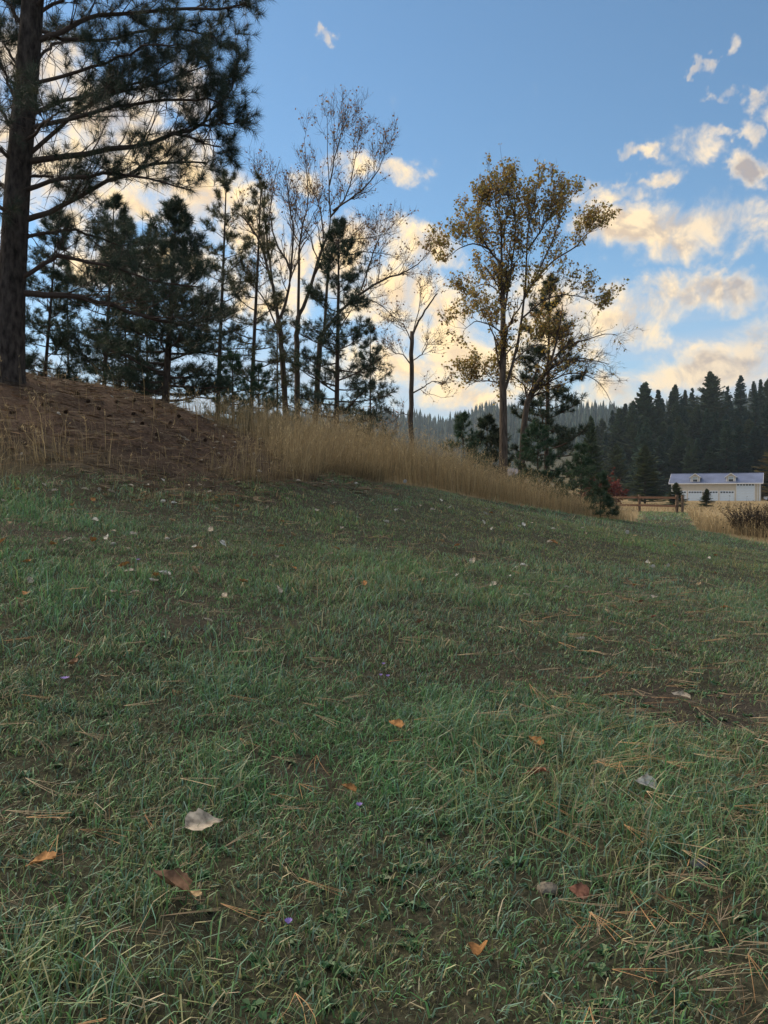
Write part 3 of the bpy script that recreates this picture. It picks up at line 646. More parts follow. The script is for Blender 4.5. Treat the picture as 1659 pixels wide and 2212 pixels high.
# ---- pines standing behind the mound
TG = (.17, 12, .012, (.042, .072, .042)); TD = (.16, 12, .012, (.036, .064, .040)); TW = (.15, 11, .011, (.082, .090, .042))
specs = [ # label, u, vtop, d, R, extra
    ('slim leaning pine just right of the huge trunk on the mound', 92, 470, 20, 1.15, dict(lean=(.45, 0), cb=.1, trunk_r=0.056, nb=40, tuft=TG)),
    ('thin straight pine second from the huge trunk, ruddy crown', 222, 425, 20.5, 1.35, dict(lean=(.3, .2), cb=.12, trunk_r=0.0672, nb=46, tuft=TD)),
    ('spindly pine between the straight pine and the broad dense pine', 274, 470, 22, 1.0, dict(cb=.2, trunk_r=0.0336, nb=36, tuft=TG)),
    ('broad dense pine with low spreading branches on the mound shoulder', 357, 455, 18, 1.55, dict(lean=(.3, 0), cb=.08, trunk_r=0.0952, nb=62, nsub=12, tuft=TD)),
    ('tall narrow pine left of the bare cottonwoods, sparse golden top', 469, 376, 21, 1.25, dict(lean=(.3, 0), cb=.06, trunk_r=0.0672, nb=44, sparse=.8, tuft=TW)),
    ('tall narrow pine touching the bare cottonwoods', 540, 385, 21.5, 1.15, dict(lean=(.35, 0), cb=.08, trunk_r=0.0672, nb=42, sparse=.8, tuft=TW)),
    ('little green pine in the dry grass between two tall pines', 504, 769, 19, .55, dict(cb=.05, trunk_r=0.035, nb=26, nsub=5, sub=.2, tuft=(.12, 11, .010, (.040, .098, .048)))),
    ('little green pine right beside the smallest one in the grass', 560, 800, 20, .5, dict(cb=.05, trunk_r=0.03, nb=22, nsub=4, sub=.2, tuft=(.12, 11, .010, (.040, .092, .048)))),
    ('dark wide pine behind the bare cottonwood trunks', 726, 486, 22.5, 1.75, dict(lean=(.1, 0), cb=.06, trunk_r=0.084, nb=56, nsub=11, tuft=TD)),
    ('dark pine growing inside the yellow-leaved cottonwood', 1178, 606, 32, 2.1, dict(lean=(.15, 0), cb=.10, trunk_r=0.112, nb=54, nsub=11, tuft=(.2, 13, .020, (.036, .062, .040)))),
    ('small bushy pine left of the yellow-leaved cottonwood', 1000, 905, 24, .75, dict(cb=.04, trunk_r=0.028, nb=30, nsub=5, sub=.3, tuft=(.13, 13, .013, (.048, .10, .054)))),
    ('crooked dark little pine against the yellow cottonwood trunk', 1052, 908, 30, .95, dict(cb=.2, trunk_r=0.0336, nb=24, sparse=.8, tuft=(.2, 13, .020, (.036, .060, .036)))),
    ('young full pine at the foot of the yellow cottonwood, on the slope', 1161, 926, 24.5, .95, dict(cb=.06, trunk_r=0.028, nb=36, nsub=6, sub=.3, tuft=(.13, 13, .013, (.040, .092, .048)))),
    ('young airy pine lowest on the grassy slope', 1255, 968, 26, .75, dict(cb=.08, trunk_r=0.0252, nb=28, nsub=5, sub=.3, tuft=(.13, 12, .013, (.042, .088, .045)))),
    ('sparse sapling pine in front of the red bush', 1297, 1030, 27, .4, dict(cb=.1, trunk_r=0.025, nb=14, nsub=5, tuft=(.18, 12, .017, (.048, .09, .045)))),
    ('dim pine standing behind the broad dense pine', 320, 520, 27, 1.5, dict(cb=.05, trunk_r=0.056, nb=40, sparse=.55, tuft=TG)),
    ('dim low pine behind the slim leaning pine', 150, 560, 28, 1.6, dict(cb=.05, trunk_r=0.056, nb=40, sparse=.55, tuft=TG)),
    ('low pine filling the gap behind the tall narrow pines', 600, 640, 29, 1.6, dict(cb=.05, trunk_r=0.056, nb=40, sparse=.55, tuft=TG)),
    ('low pine right of the dark wide pine behind the grass ridge', 800, 700, 27, 1.2, dict(cb=.04, trunk_r=0.0448, nb=34, nsub=7, tuft=TD)),
    ('dim pine beyond the huge trunk at the picture edge', -40, 480, 19, 1.4, dict(cb=.08, trunk_r=0.056, nb=40, tuft=TG)),
]
for i, (lab, u, vt, d, R, kw) in enumerate(specs):
    pine(lab, at(u, d), height(u, vt, d), R, seed=i * 7 + 1, group='pines around the mound', **kw)

# ------------------------------------------------------------------ broad-leaved trees
def leafy(mb, p, size, cols, droop=.6):
    n = len(p)
    if n == 0: return
    a = rng.uniform(0, 2 * math.pi, n); d = norm(np.stack([np.cos(a), np.sin(a), rng.normal(-droop, .5, n)], -1)); s = norm(np.cross(d, rng.normal(size=(n, 3))))
    nn = np.cross(d, s); L_ = (size * rng.uniform(.6, 1.2, n))[:, None]; q = p + d * L_ * .35
    V = np.stack([q, q + d * L_ * .35 + s * L_ * .42 + nn * L_ * .10, q + d * L_, q + d * L_ * .35 - s * L_ * .42 + nn * L_ * .10], 1); o = (np.arange(n) * 4)[:, None]
    c = np.asarray(cols)[rng.integers(0, len(cols), n)] * rng.uniform(.65, 1.25, (n, 1))
    mb.add(V.reshape(-1, 3), tris=np.concatenate([o + [0, 1, 2], o + [0, 2, 3]]), c=np.repeat(c, 4, 0))

def side_shoots(polys, rads, per, lf, spread, up, K=5, smin=.25, taper=.5, curl=.12, rmin=.003, absl=None):
    """for every branch (N,K,3) grow `per` shoots; returns their points and radii"""
    N_, K0, _ = polys.shape; s = smin + (1 - smin) * rng.random((N_, per)) ** 1.3; j = np.repeat(np.arange(N_), per); s = s.ravel()
    f = s * (K0 - 1); i = np.clip(f.astype(int), 0, K0 - 2); f = (f - i)[:, None]
    b = polys[j, i] * (1 - f) + polys[j, i + 1] * f; t = norm(polys[j, i + 1] - polys[j, i])
    r = rng.normal(size=b.shape); r = norm(r - t * (r * t).sum(1, keepdims=True))
    d = norm(t * rng.uniform(.6, 1.0, (len(j), 1)) + r * rng.uniform(*spread, (len(j), 1)) + np.array([0, 0, 1.]) * up)
    ln = (np.linalg.norm(np.diff(polys, axis=1), axis=-1).sum(1)[j] * lf if absl is None else absl) * rng.uniform(.45, 1.2, len(j)) * (1.2 - .75 * s)
    u = np.linspace(0, 1, K)[None, :, None]
    wob = np.cumsum(rng.normal(0, curl / K, (len(j), K, 3)), 1); wob[:, 0] = 0
    pts = b[:, None] + (d[:, None] * u + np.array([0, 0, up * .35]) * u ** 2 + wob) * ln[:, None, None]
    rr = np.maximum(rads[j, i] * taper, rmin)[:, None] * np.linspace(1, .35, K)
    return pts, rr, s

def broadleaf(label, name, D, limbs, leaves, leafsize, cols, per=(7, 6, 5), lf=(.42, .42, .5), seed=1, up=.35, bark='bark_grey', group=None, leafprob=None, tw=.0045, ab=(1.35, .6, .3), smin=.15, drop=55):
    """limbs: list of (points on the sheet with optional depth offset, radius0, radius1, trunk?)"""
    global rng
    keep = rng; rng = np.random.default_rng(seed)
    u0, v0 = limbs[0][0][0][:2]; x, y = at(u0, D); z = h1(x, y) - .1; o = np.array([x, y, z])
    root = empty(name, tuple(o), 0, label, 'tree', group)
    tw_mb = MB(); lv = MB()
    L1 = []; R1 = []
    for pts, r0, r1, kind in limbs:
        pl = np.array([P(p[0], p[1] + (drop * (i / (len(pts) - 1)) ** 2 if kind == 'limb' else 0), D + (p[2] if len(p) > 2 else 0)) - o for i, p in enumerate(pts)])
        if kind in ('trunk', 'stem'): pl[0, 2] = 0; pl[0, :2] = 0
        pl = resample(pl, 12); pl[3:-1] += rng.normal(0, .012, (8, 3)); rr = np.linspace(1, r1 / r0, 12) * r0
        rr = rr if kind in ('trunk', 'stem') else rr * .78
        m = MB(); tubes(m, pl[None], rr[None], 8, cap=True)
        if kind in ('trunk', 'stem'): m.build('trunk', MT[bark], root, True)
        else: m.build('limb', MT[bark], root, True)
        if kind not in ('bare', 'stem'):
            s0 = 5 if kind == 'trunk' else 1
            L1.append(resample(pl[s0:], 12)); R1.append(np.interp(np.linspace(s0, 11, 12), np.arange(12), rr))
    A = np.array(L1); RA = np.array(R1)
    B, RB, _ = side_shoots(A, RA, per[0], lf[0], (.35, .9), up, 6, smin, .42, .22, tw * 1.6, ab[0])
    C, RC, _ = side_shoots(B, RB, per[1], lf[1], (.35, .9), up, 5, .12, .55, .25, tw * 1.2, ab[1])
    Dd, RD, _ = side_shoots(C, RC, per[2], lf[2], (.4, 1.0), up * .8, 4, .1, .6, .3, tw, ab[2])
    for q, r, ns in ((B, RB, 4), (C, RC, 3), (Dd, RD, 3)): tubes(tw_mb, q, r, ns)
    tw_mb.build('twigs', MT['twig'], root, True)
    allp = np.concatenate([Dd[:, 1:].reshape(-1, 3), (Dd[:, 2:] * .5 + Dd[:, 1:-1] * .5).reshape(-1, 3), C[:, 2:].reshape(-1, 3), B[:, 4:].reshape(-1, 3)])
    seg = lambda q, m: np.repeat(np.linalg.norm(q[:, -1] - q[:, 0], axis=1), m)
    w = np.concatenate([seg(Dd, 3), seg(Dd, 2), seg(C, 3), seg(B, 2)]) ** 1.3
    if leafprob is not None: w = w * leafprob(allp)
    k = rng.choice(len(allp), min(leaves, 6 * len(allp)), p=w / w.sum())
    leafy(lv, allp[k] + rng.normal(0, .025, (len(k), 3)), leafsize, cols); lv.build('leaves', MT['leaf'], root)
    rng = keep; return root

LB = [(.27, .14, .09), (.33, .19, .08), (.20, .12, .07), (.25, .17, .09)]
LY = [(.42, .29, .07), (.33, .235, .065), (.46, .35, .09), (.26, .235, .08), (.36, .21, .08), (.20, .19, .07)]
broadleaf('nearly bare cottonwood, first trunk of three, forking high to the left', 'cottonwood_tree', 24,
    [([(623, 915), (612, 802), (606, 727), (601, 691)], .092, .075, 'stem'),
     ([(601, 691), (588, 608), (574, 555), (560, 500), (530, 440), (505, 400, -.4)], .075, .014, 'limb'),
     ([(588, 608), (573, 480, .5), (561, 363, .8), (556, 300, 1)], .045, .008, 'limb'),
     ([(601, 691), (612, 670), (626, 608), (622, 558), (596, 510), (584, 440, .6), (590, 360, .8), (604, 290, .9)], .07, .008, 'limb'),
     ([(626, 608), (634, 495, -.5), (627, 429, -.7), (617, 330, -.9)], .045, .008, 'limb'),
     ([(606, 727), (570, 640, -.8), (535, 585, -1.2), (500, 555, -1.5)], .035, .008, 'limb')],
    650, .075, LB, per=(13, 6, 4), tw=.0034, seed=11, up=.4, group='three bare cottonwoods')
broadleaf('nearly bare cottonwood, tallest middle trunk of three', 'cottonwood_tree', 24.3,
    [([(644, 915), (641, 757), (644, 683)], .095, .075, 'stem'),
     ([(644, 683), (646, 578), (647, 528), (652, 482), (664, 420, .5), (662, 340, .8), (657, 240, 1)], .06, .008, 'limb'),
     ([(644, 683), (662, 647), (686, 563), (697, 522), (713, 469), (712, 400), (710, 330), (707, 200)], .08, .008, 'limb'),
     ([(713, 469), (735, 440), (753, 396, .5), (765, 320, .8), (780, 215, 1)], .045, .007, 'limb'),
     ([(720, 455), (750, 430, -.6), (790, 390, -1), (820, 330, -1.2), (835, 260, -1.3)], .04, .007, 'limb'),
     ([(700, 515), (690, 440, .8), (672, 380, 1.2), (664, 300, 1.3)], .035, .007, 'limb'),
     ([(712, 400), (725, 330, -.6), (738, 260, -.8), (745, 230, -.9)], .03, .006, 'limb')],
    1150, .075, LB, per=(15, 6, 4), tw=.0034, seed=12, up=.42, group='three bare cottonwoods')
broadleaf('nearly bare cottonwood, third trunk with a long bough slanting right', 'cottonwood_tree', 24.6,
    [([(677, 915), (689, 757), (701, 715)], .092, .075, 'stem'),
     ([(701, 715), (707, 608), (714, 540), (740, 500), (790, 480, .4), (850, 445, .8)], .065, .008, 'limb'),
     ([(701, 715), (719, 691), (751, 650), (826, 590), (870, 566), (905, 530), (935, 480)], .075, .008, 'limb'),
     ([(735, 670), (780, 640, .8), (830, 640, 1.2), (880, 670, 1.4)], .04, .007, 'limb'),
     ([(780, 627), (800, 560, -.6), (815, 500, -.9), (822, 450, -1)], .035, .007, 'limb'),
     ([(714, 540), (745, 545, -.8), (800, 520, -1.2), (860, 500, -1.4)], .035, .007, 'limb')],
    650, .075, LB, per=(13, 6, 4), tw=.0034, seed=13, up=.3, group='three bare cottonwoods')
broadleaf('bare snapped-off tree with a broken top, alone on the ridge', 'snag_tree', 25,
    [([(888, 975), (889, 860), (890, 716)], .085, .065, 'stem'),
     ([(891, 725), (899, 705), (915, 676), (930, 653), (945, 634)], .05, .025, 'bare'),
     ([(893, 715), (905, 660, .3), (912, 600, .4), (918, 560, .4)], .022, .006, 'limb'),
     ([(889, 740), (875, 700, -.3), (862, 670, -.5), (848, 640, -.6)], .025, .006, 'limb'),
     ([(890, 850), (915, 830, .3), (935, 800, .5), (965, 775, .6)], .035, .007, 'limb'),
     ([(889, 790), (870, 760, .3), (855, 740, .5), (845, 700, .5)], .03, .006, 'limb'),
     ([(889, 900), (865, 880, -.4), (840, 875, -.6)], .02, .006, 'limb'),
     ([(890, 780), (910, 760, -.5), (925, 720, -.7), (950, 690, -.8)], .025, .006, 'limb')],
    450, .07, LB, per=(7, 5, 3), seed=14, up=.15, ab=(1.1, .55, .3))
broadleaf('tall cottonwood full of yellow-brown leaves on the slope', 'cottonwood_tree', 29,
    [([(1086, 1040), (1088, 900), (1086, 800), (1086, 647), (1081, 569)], .175, .06, 'trunk'),
     ([(1086, 700), (1100, 600), (1112, 500), (1112, 400), (1109, 325)], .06, .008, 'limb'),
     ([(1088, 850), (1106, 790), (1125, 694), (1137, 569), (1140, 474), (1152, 400), (1160, 332)], .08, .008, 'limb'),
     ([(1081, 569), (1060, 540), (1043, 500), (1030, 440), (1043, 378)], .06, .008, 'limb'),
     ([(1084, 580), (1082, 500), (1075, 430), (1062, 390)], .06, .008, 'limb'),
     ([(1130, 650), (1165, 580), (1195, 500), (1215, 430), (1236, 360)], .05, .008, 'limb'),
     ([(1150, 610), (1195, 560, .6), (1240, 520, 1), (1270, 470, 1.2), (1287, 432, 1.3)], .055, .008, 'limb'),
     ([(1060, 540), (1025, 520, -.5), (990, 510, -.8), (962, 500, -1)], .045, .008, 'limb'),
     ([(1086, 640), (1060, 610, .8), (1030, 590, 1.2), (1005, 580, 1.4)], .04, .008, 'limb'),
     ([(1086, 720), (1050, 690, -.8), (1020, 670, -1.2), (1000, 655, -1.4)], .04, .008, 'limb'),
     ([(1078, 790), (1070, 740), (1062, 712)], .04, .02, 'bare'),
     ([(1086, 830), (1050, 815, .6), (1020, 800, 1), (1005, 780, 1.2)], .035, .007, 'limb'),
     ([(1140, 540), (1175, 480, -.8), (1190, 420, -1.1), (1195, 380, -1.3)], .045, .008, 'limb'),
     ([(1112, 470), (1095, 400, -.6), (1085, 370, -.8)], .035, .007, 'limb'),
     ([(1125, 690), (1180, 640, -.8), (1240, 610, -1.2), (1300, 600, -1.4)], .05, .008, 'limb'),
     ([(1110, 780), (1150, 740, .8), (1190, 720, 1.2), (1230, 690, 1.6)], .045, .008, 'limb')],
    14500, .11, LY, per=(13, 6, 4), seed=15, up=.6, ab=(1.45, .68, .36), smin=.02, drop=62)
broadleaf('grey leaning cottonwood with bare boughs sweeping right', 'cottonwood_tree', 29.8,
    [([(1122, 1025), (1134, 901), (1147, 854), (1188, 790)], .13, .085, 'trunk'),
     ([(1188, 790), (1244, 760), (1316, 732)], .06, .014, 'limb'),
     ([(1175, 805), (1220, 745, .5), (1260, 722, .7), (1310, 690, .9), (1350, 675, 1)], .055, .008, 'limb'),
     ([(1188, 790), (1205, 720), (1213, 650), (1215, 600)], .06, .008, 'limb'),
     ([(1160, 840), (1230, 800, -.5), (1290, 800, -.8), (1330, 830, -1)], .04, .008, 'limb'),
     ([(1150, 850), (1110, 800, .5), (1090, 770, .8)], .035, .008, 'limb')],
    1300, .11, LY, per=(11, 6, 4), seed=16, up=.12, ab=(1.5, .7, .35), leafprob=lambda p: np.clip(1.3 - (p[:, 0] / 2.2), .05, 1))

# ------------------------------------------------------------------ conifer forest on the hillside
def fir_mesh(seed, H=24.0, R=3.9, pointy=1.0, c=(.046, .084, .052)):
    r = np.random.default_rng(seed); tr = MB(); cr = MB()
    tubes(tr, np.array([[[0, 0, -1], [0, 0, H * .4], [0, 0, H * .97]]]), np.array([[.3, .2, .03]]), 6)
    nb = 280; t = .05 + .95 * np.sort(r.random(nb) ** .9); a_i = r.uniform(0, 2 * math.pi, nb)
    L_ = 1.12 * R * (.62 + .75 * vnoise(a_i * 1.1 + seed * 9, t * 7)) * ((1 - t) ** (.75 if pointy < .5 else .9)) * r.uniform(.6, 1.2, nb) + .2; a = a_i
    el = np.interp(t, [0, .5, 1], [-.28, -.05, .55]) if pointy > .5 else np.interp(t, [0, .5, 1], [-.05, .2, .9])
    d = np.stack([np.cos(a) * np.cos(el), np.sin(a) * np.cos(el), np.sin(el)], -1); b = np.stack([0 * t, 0 * t, t * H], -1)
    m = 13; q = np.linspace(.12, 1, m)[None]
    for k in range(m):
        p = b + d * (L_ * q[0, k])[:, None]; p[:, 2] += .10 * L_ * q[0, k] ** 2
        n = len(p)
        for sgn in (-1, 1):
            s = np.stack([-np.sin(a), np.cos(a), 0 * a], -1) * sgn
            w = (L_ * (.42 * (1 - q[0, k] * .75)) * r.uniform(.5, 1.3, n) + .16)[:, None]
            tip = p + s * w + d * w * .6 + r.normal(0, .12, (n, 3)) + np.array([0, 0, -.10])
            wd = np.array([0, 0, .14]) + d * .22 + r.normal(0, .06, (n, 3))
            V = np.stack([p - wd, p + wd, tip], 1)
            cc = np.asarray(c) * r.uniform(.55, 1.5, (n, 1)) * r.uniform(.9, 1.1, (n, 3))
            cr.add(V.reshape(-1, 3), tris=np.arange(n * 3).reshape(-1, 3), c=np.repeat(cc, 3, 0))
    return tr.mesh('trunk', MT['bark_far'], True), cr.mesh('crown', MT['fir'])
FIRS = [fir_mesh(1), fir_mesh(2, 24, 3.3), fir_mesh(3, 24, 4.4, .3, (.056, .086, .046)), fir_mesh(4, 24, 4.2, 1, (.036, .074, .054)), fir_mesh(5, 24, 5.0, .3, (.066, .088, .044)), fir_mesh(6, 24, 3.6, 1, (.056, .078, .050)), fir_mesh(7, 24, 5.0, .3, (.13, .11, .035))]
def fir(x, y, H, k, label, group, wide=1.0, name='conifer_tree'):
    z = h1(x, y); o = empty(name, (x, y, z), random.uniform(0, 6.28), label, 'tree', group); s = H / 24.0
    o.scale = (s * wide, s * wide, s)
    for nm, me in zip(('trunk', 'crown'), FIRS[k]): link(nm, me, o)
    return o
sky_line = [(1336, 883, 235, 2), (1365, 868, 240, 2), (1391, 828, 250, 2), (1420, 843, 255, 1), (1457, 832, 290, 4), (1478, 843, 292, 5), (1493, 839, 285, 0), (1532, 805, 262, 4), (1569, 835, 280, 0), (1597, 812, 285, 3), (1625, 824, 300, 5), (1640, 820, 290, 1), (1657, 818, 295, 4)]
order = ['first', 'second', 'third', 'fourth', 'fifth', 'sixth', 'seventh', 'eighth', 'ninth', 'tenth', 'eleventh', 'twelfth', 'thirteenth']
for i, (u, v, d, k) in enumerate(sky_line):
    x, y = at(u, d); H = float(P(u, v, d)[2]) - h1(x, y)
    extra = ''
    fir(x, y, H, k, f'dark conifer on the skyline above the barn, {order[i]} from the red bush' + extra, 'skyline conifers', wide=1.5 if i in (7, 2) else 1.2)
rs = random.Random(5)
cnt = 0
for row, (d0, d1, n, vlo, vhi) in enumerate([(203, 215, 26, 905, 965), (220, 240, 26, 875, 930), (245, 265, 26, 860, 905), (270, 300, 24, 845, 880)]):
    for i in range(n):
        u = 1285 + (1790 - 1285) * (i + rs.random()) / n; d = rs.uniform(d0, d1); v = rs.uniform(vlo, vhi) + max(0, (1390 - u)) * .55
        x, y = at(u, d); H = max(7, float(P(u, v, d)[2]) - h1(x, y)); cnt += 1
        fir(x, y, H, rs.randrange(6), 'dark conifer in the dense forest on the slope behind the barn', 'forest conifers behind the barn', wide=rs.uniform(1.15, 1.75))
for u, v, d, k, w, lab in ((1393, 964, 118, 4, 1.75, 'large rounded dark conifer in front of the forest, left of the barn'),
                           (1276, 900, 84, 2, .85, 'dark conifer above the red bush, apart from the forest edge'),
                           (1330, 960, 150, 4, 1.4, 'dark conifer in the field edge right of the red bush'),
                           (1692, 880, 192, 6, 1.5, 'yellowish conifer reaching in at the picture edge beside the forest')):
    x, y = at(u, d); fir(x, y, float(P(u, v, d)[2]) - h1(x, y), k, lab, None, w)
for u, vt, d, k, w, lab in ((1460, 1043, 84, 4, 2.2, 'small spruce hiding the barn corner beside the fence end'), (1526, 1056, 88, 4, 2.0, 'small pine in front of the third garage door')):
    x, y = at(u, d); fir(x, y, float(P(u, vt, d)[2]) - h1(x, y), k, lab, None, w, 'young_conifer')

# far wooded hill: reads as one mass
ff = MB(); n = 9000
r_ = np.sqrt(rng.uniform(640 ** 2, 1420 ** 2, n)); a_ = np.radians(rng.uniform(-32, 30, n)); fx, fy = r_ * np.sin(a_), r_ * np.cos(a_); fz = h(fx, fy)
Hh = rng.uniform(5, 22, n) * (.6 + .8 * vnoise(fx * .02, fy * .02)); Rr = Hh * rng.uniform(.13, .2, n); ccol = np.array([.036, .062, .048]) * rng.uniform(.6, 1.5, (n, 1)) + (rng.random((n, 1)) < .04) * np.array([.05, .03, 0])
for t0, t1, rr in ((-.05, .5, 1.0), (.3, .78, .72), (.62, 1.0, .45)):
    ph = rng.uniform(0, 6.28, n)[:, None] + np.arange(5)[None] * 2 * math.pi / 5; rad = Rr[:, None] * rr * rng.uniform(.7, 1.3, (n, 5))
    ring = np.stack([fx[:, None] + rad * np.cos(ph), fy[:, None] + rad * np.sin(ph), (fz + Hh * t0)[:, None] + 0 * ph], -1)
    V = np.concatenate([ring, np.stack([fx, fy, fz + Hh * t1], -1)[:, None]], 1); o = (np.arange(n) * 6)[:, None]
    ff.add(V.reshape(-1, 3), tris=np.concatenate([o + [i, (i + 1) % 5, 5] for i in range(5)]), c=np.repeat(ccol, 6, 0))
tag(ff.build('far_forest', MT['fir']), 'far blue-hazed wooded hill across the valley', kind='stuff', cat='forest')

# ------------------------------------------------------------------ barn
def barn():
    wallm = material('barn_cream_siding', (.62, .54, .42), .8, .2, attr=False, noise=.06, nscale=1.5, bump=.15, bscale=40)
    white = material('barn_white_trim', (.80, .80, .78), .6, .3, attr=False, noise=.04, nscale=3)
    doorm = material('garage_door_white', (.68, .75, .80), .5, .4, attr=False, noise=.04, nscale=2)
    roofm = material('barn_metal_roof', (.18, .21, .32), .45, .5, attr=False, noise=.25, nscale=.35, metal=.15)
    dark = material('barn_window_glass', (.03, .035, .045), .15, .6, attr=False)
    B = P(1450, 1082, 181); z = -.34
    W, Dp, Hw, Hr = 18.7, 9.0, 4.15, 2.15; ov = .45
    b = empty('barn', (float(B[0]), float(B[1]), z), math.radians(-27), 'long cream barn with blue-grey metal roof, dormers and garage doors', 'barn')
    wl = MB()
    V = [(0, 0, -.5), (W, 0, -.5), (W, Dp, -.5), (0, Dp, -.5), (0, 0, Hw), (W, 0, Hw), (W, Dp, Hw), (0, Dp, Hw), (0, Dp / 2, Hw + Hr), (W, Dp / 2, Hw + Hr)]
    wl.add(V, quads=[(0, 1, 5, 4), (2, 3, 7, 6), (1, 2, 6, 5), (3, 0, 4, 7)], tris=[(4, 8, 7), (5, 6, 9)]); wl.build('wall', wallm, b)
    sl = Hr / (Dp / 2)
    def slab(y0, z0, y1, z1, x0, x1, t):
        return MB().add([(x0, y0, z0), (x1, y0, z0), (x1, y1, z1), (x0, y1, z1), (x0, y0, z0 + t), (x1, y0, z0 + t), (x1, y1, z1 + t), (x0, y1, z1 + t)],
                        quads=[(0, 3, 2, 1), (4, 5, 6, 7), (0, 1, 5, 4), (2, 3, 7, 6), (1, 2, 6, 5), (3, 0, 4, 7)])
    rf = slab(-ov, Hw - ov * sl + .02, Dp / 2, Hw + Hr + .02, -.55, W + .55, .10).build('roof', roofm, b)
    slab(Dp + ov, Hw - ov * sl + .02, Dp / 2, Hw + Hr + .02, -.55, W + .55, .10).build('rear_roof', roofm, b)
    MB().box(-.57, W + .57, Dp / 2 - .16, Dp / 2 + .16, Hw + Hr + .09, Hw + Hr + .17).build('ridge_cap', roofm, rf)
    rb = MB()
    for k in range(44):
        x = -.5 + (W + 1.0) * (k + .5) / 44; y0, y1 = -ov, Dp / 2 - .2
        rb.add([(x - .02, y0, Hw - ov * sl + .12), (x + .02, y0, Hw - ov * sl + .12), (x + .02, y1, Hw + (y1) * sl + .12), (x - .02, y1, Hw + y1 * sl + .12),
                (x - .02, y0, Hw - ov * sl + .16), (x + .02, y0, Hw - ov * sl + .16), (x + .02, y1, Hw + y1 * sl + .16), (x - .02, y1, Hw + y1 * sl + .16)],
               quads=[(4, 5, 6, 7), (0, 1, 5, 4), (1, 2, 6, 5), (3, 0, 4, 7)])
    sm = rb.build('roof_seams', roofm, rf); sm['kind'] = 'stuff'
    MB().box(-.58, W + .58, -ov - .10, -ov - .003, Hw - ov * sl - .10, Hw - ov * sl + .13).build('gutter', white, b)
    for x in (-.60, W + .555):
        slab(-ov, Hw - ov * sl - .12, Dp / 2, Hw + Hr - .12, x, x + .05, .24).build('rake_trim', white, b)
    for x in (0.0, W - .16): MB().box(x - .02, x + .18, -.04, .0 - .002, -.4, Hw - .1).build('corner_trim', white, b)
    MB().box(W - .55, W - .47, -.10, -.03, 0, Hw - .3).build('downspout', white, b)
    def gdoor(xc, w, hh, panes, lo):
        f = MB()
        f.box(xc - w / 2 - .14, xc - w / 2, -.06, -.004, -.3, hh + .14); f.box(xc + w / 2, xc + w / 2 + .14, -.06, -.004, -.3, hh + .14); f.box(xc - w / 2, xc + w / 2, -.06, -.004, hh, hh + .14)
        d = empty('garage_door', (0, 0, 0)); d.parent = b
        f.build('door_frame', white, d)
        nrow = 4 if hh < 3 else 7
        for r in range(nrow):
            MB().box(xc - w / 2 + .01, xc + w / 2 - .01, -.03, -.006, hh * r / nrow + .008, hh * (r + 1) / nrow - .008).build('door_panel', doorm, d)
        for k in range(panes):
            px = xc - w / 2 + w * (k + .5) / panes; pw = w / panes * .36
            MB().box(px - pw, px + pw, -.042, -.031, hh - lo - .30, hh - lo).build('pane', dark, d)
    s = W / 800.0
    for c in (833, 976.5, 1121.5, 1265): gdoor((c - 755) * s, 123 * s, 2.22, 5, .10)
    gdoor((1427 - 755) * s, 153 * s, 3.9, 6, .12)
    for c in (975, 1298):
        xc = (c - 755) * s; y0 = .35; hw = .98; zb = Hw + y0 * sl + .1; zt = zb + 1.05; zp = zt + .72; y1 = 4.0
        d = MB(); d.add([(xc - hw, y0, zb - .25), (xc + hw, y0, zb - .25), (xc + hw, y0, zt), (xc, y0, zp), (xc - hw, y0, zt), (xc - hw, y1, zt), (xc + hw, y1, zt), (xc - hw, y1, zb), (xc + hw, y1, zb)],
                        quads=[(0, 1, 2, 4), (0, 4, 5, 7), (1, 8, 6, 2)], tris=[(4, 2, 3)])
        dm = d.build('dormer', wallm, b)
        for sg in (-1, 1):
            q = [(xc, y0 - .3, zp + .04), (xc, y1 + .6, zp + .04), (xc + sg * (hw + .3), y1 - .4, zt - .18), (xc + sg * (hw + .3), y0 - .3, zt - .18)]
            q2 = [(x, y, z_ + .09) for x, y, z_ in q]
            MB().add(q + q2, quads=[(0, 1, 2, 3), (7, 6, 5, 4), (0, 3, 7, 4), (3, 2, 6, 7), (1, 0, 4, 5), (2, 1, 5, 6)]).build('dormer_roof', roofm, dm)
            MB().add([(xc + sg * .002, y0 - .36, zp + .0), (xc + sg * (hw + .32), y0 - .36, zt - .24), (xc + sg * (hw + .32), y0 - .36, zt - .06), (xc + sg * .002, y0 - .36, zp + .17),
                      (xc + sg * .002, y0 - .303, zp + .0), (xc + sg * (hw + .32), y0 - .303, zt - .24), (xc + sg * (hw + .32), y0 - .303, zt - .06), (xc + sg * .002, y0 - .303, zp + .17)],
                     quads=[(0, 1, 2, 3), (4, 7, 6, 5), (0, 4, 5, 1), (3, 2, 6, 7)]).build('bargeboard', white, dm)
            MB().box(xc + sg * (hw - .08) - .08, xc + sg * (hw - .08) + .08, y0 - .03, y0 - .003, zb - .2, zt).build('dormer_trim', white, dm)
        wf = MB(); wz0, wz1, ww = zb + .02, zt + .05, .48
        wf.box(xc - ww - .1, xc - ww, y0 - .05, y0 - .004, wz0 - .1, wz1 + .1); wf.box(xc + ww, xc + ww + .1, y0 - .05, y0 - .004, wz0 - .1, wz1 + .1)
        wf.box(xc - ww, xc + ww, y0 - .05, y0 - .004, wz1, wz1 + .1); wf.box(xc - ww, xc + ww, y0 - .05, y0 - .004, wz0 - .1, wz0); wf.box(xc - ww, xc + ww, y0 - .045, y0 - .004, (wz0 + wz1) / 2 - .03, (wz0 + wz1) / 2 + .03)
        wf.build('window_frame', white, dm)
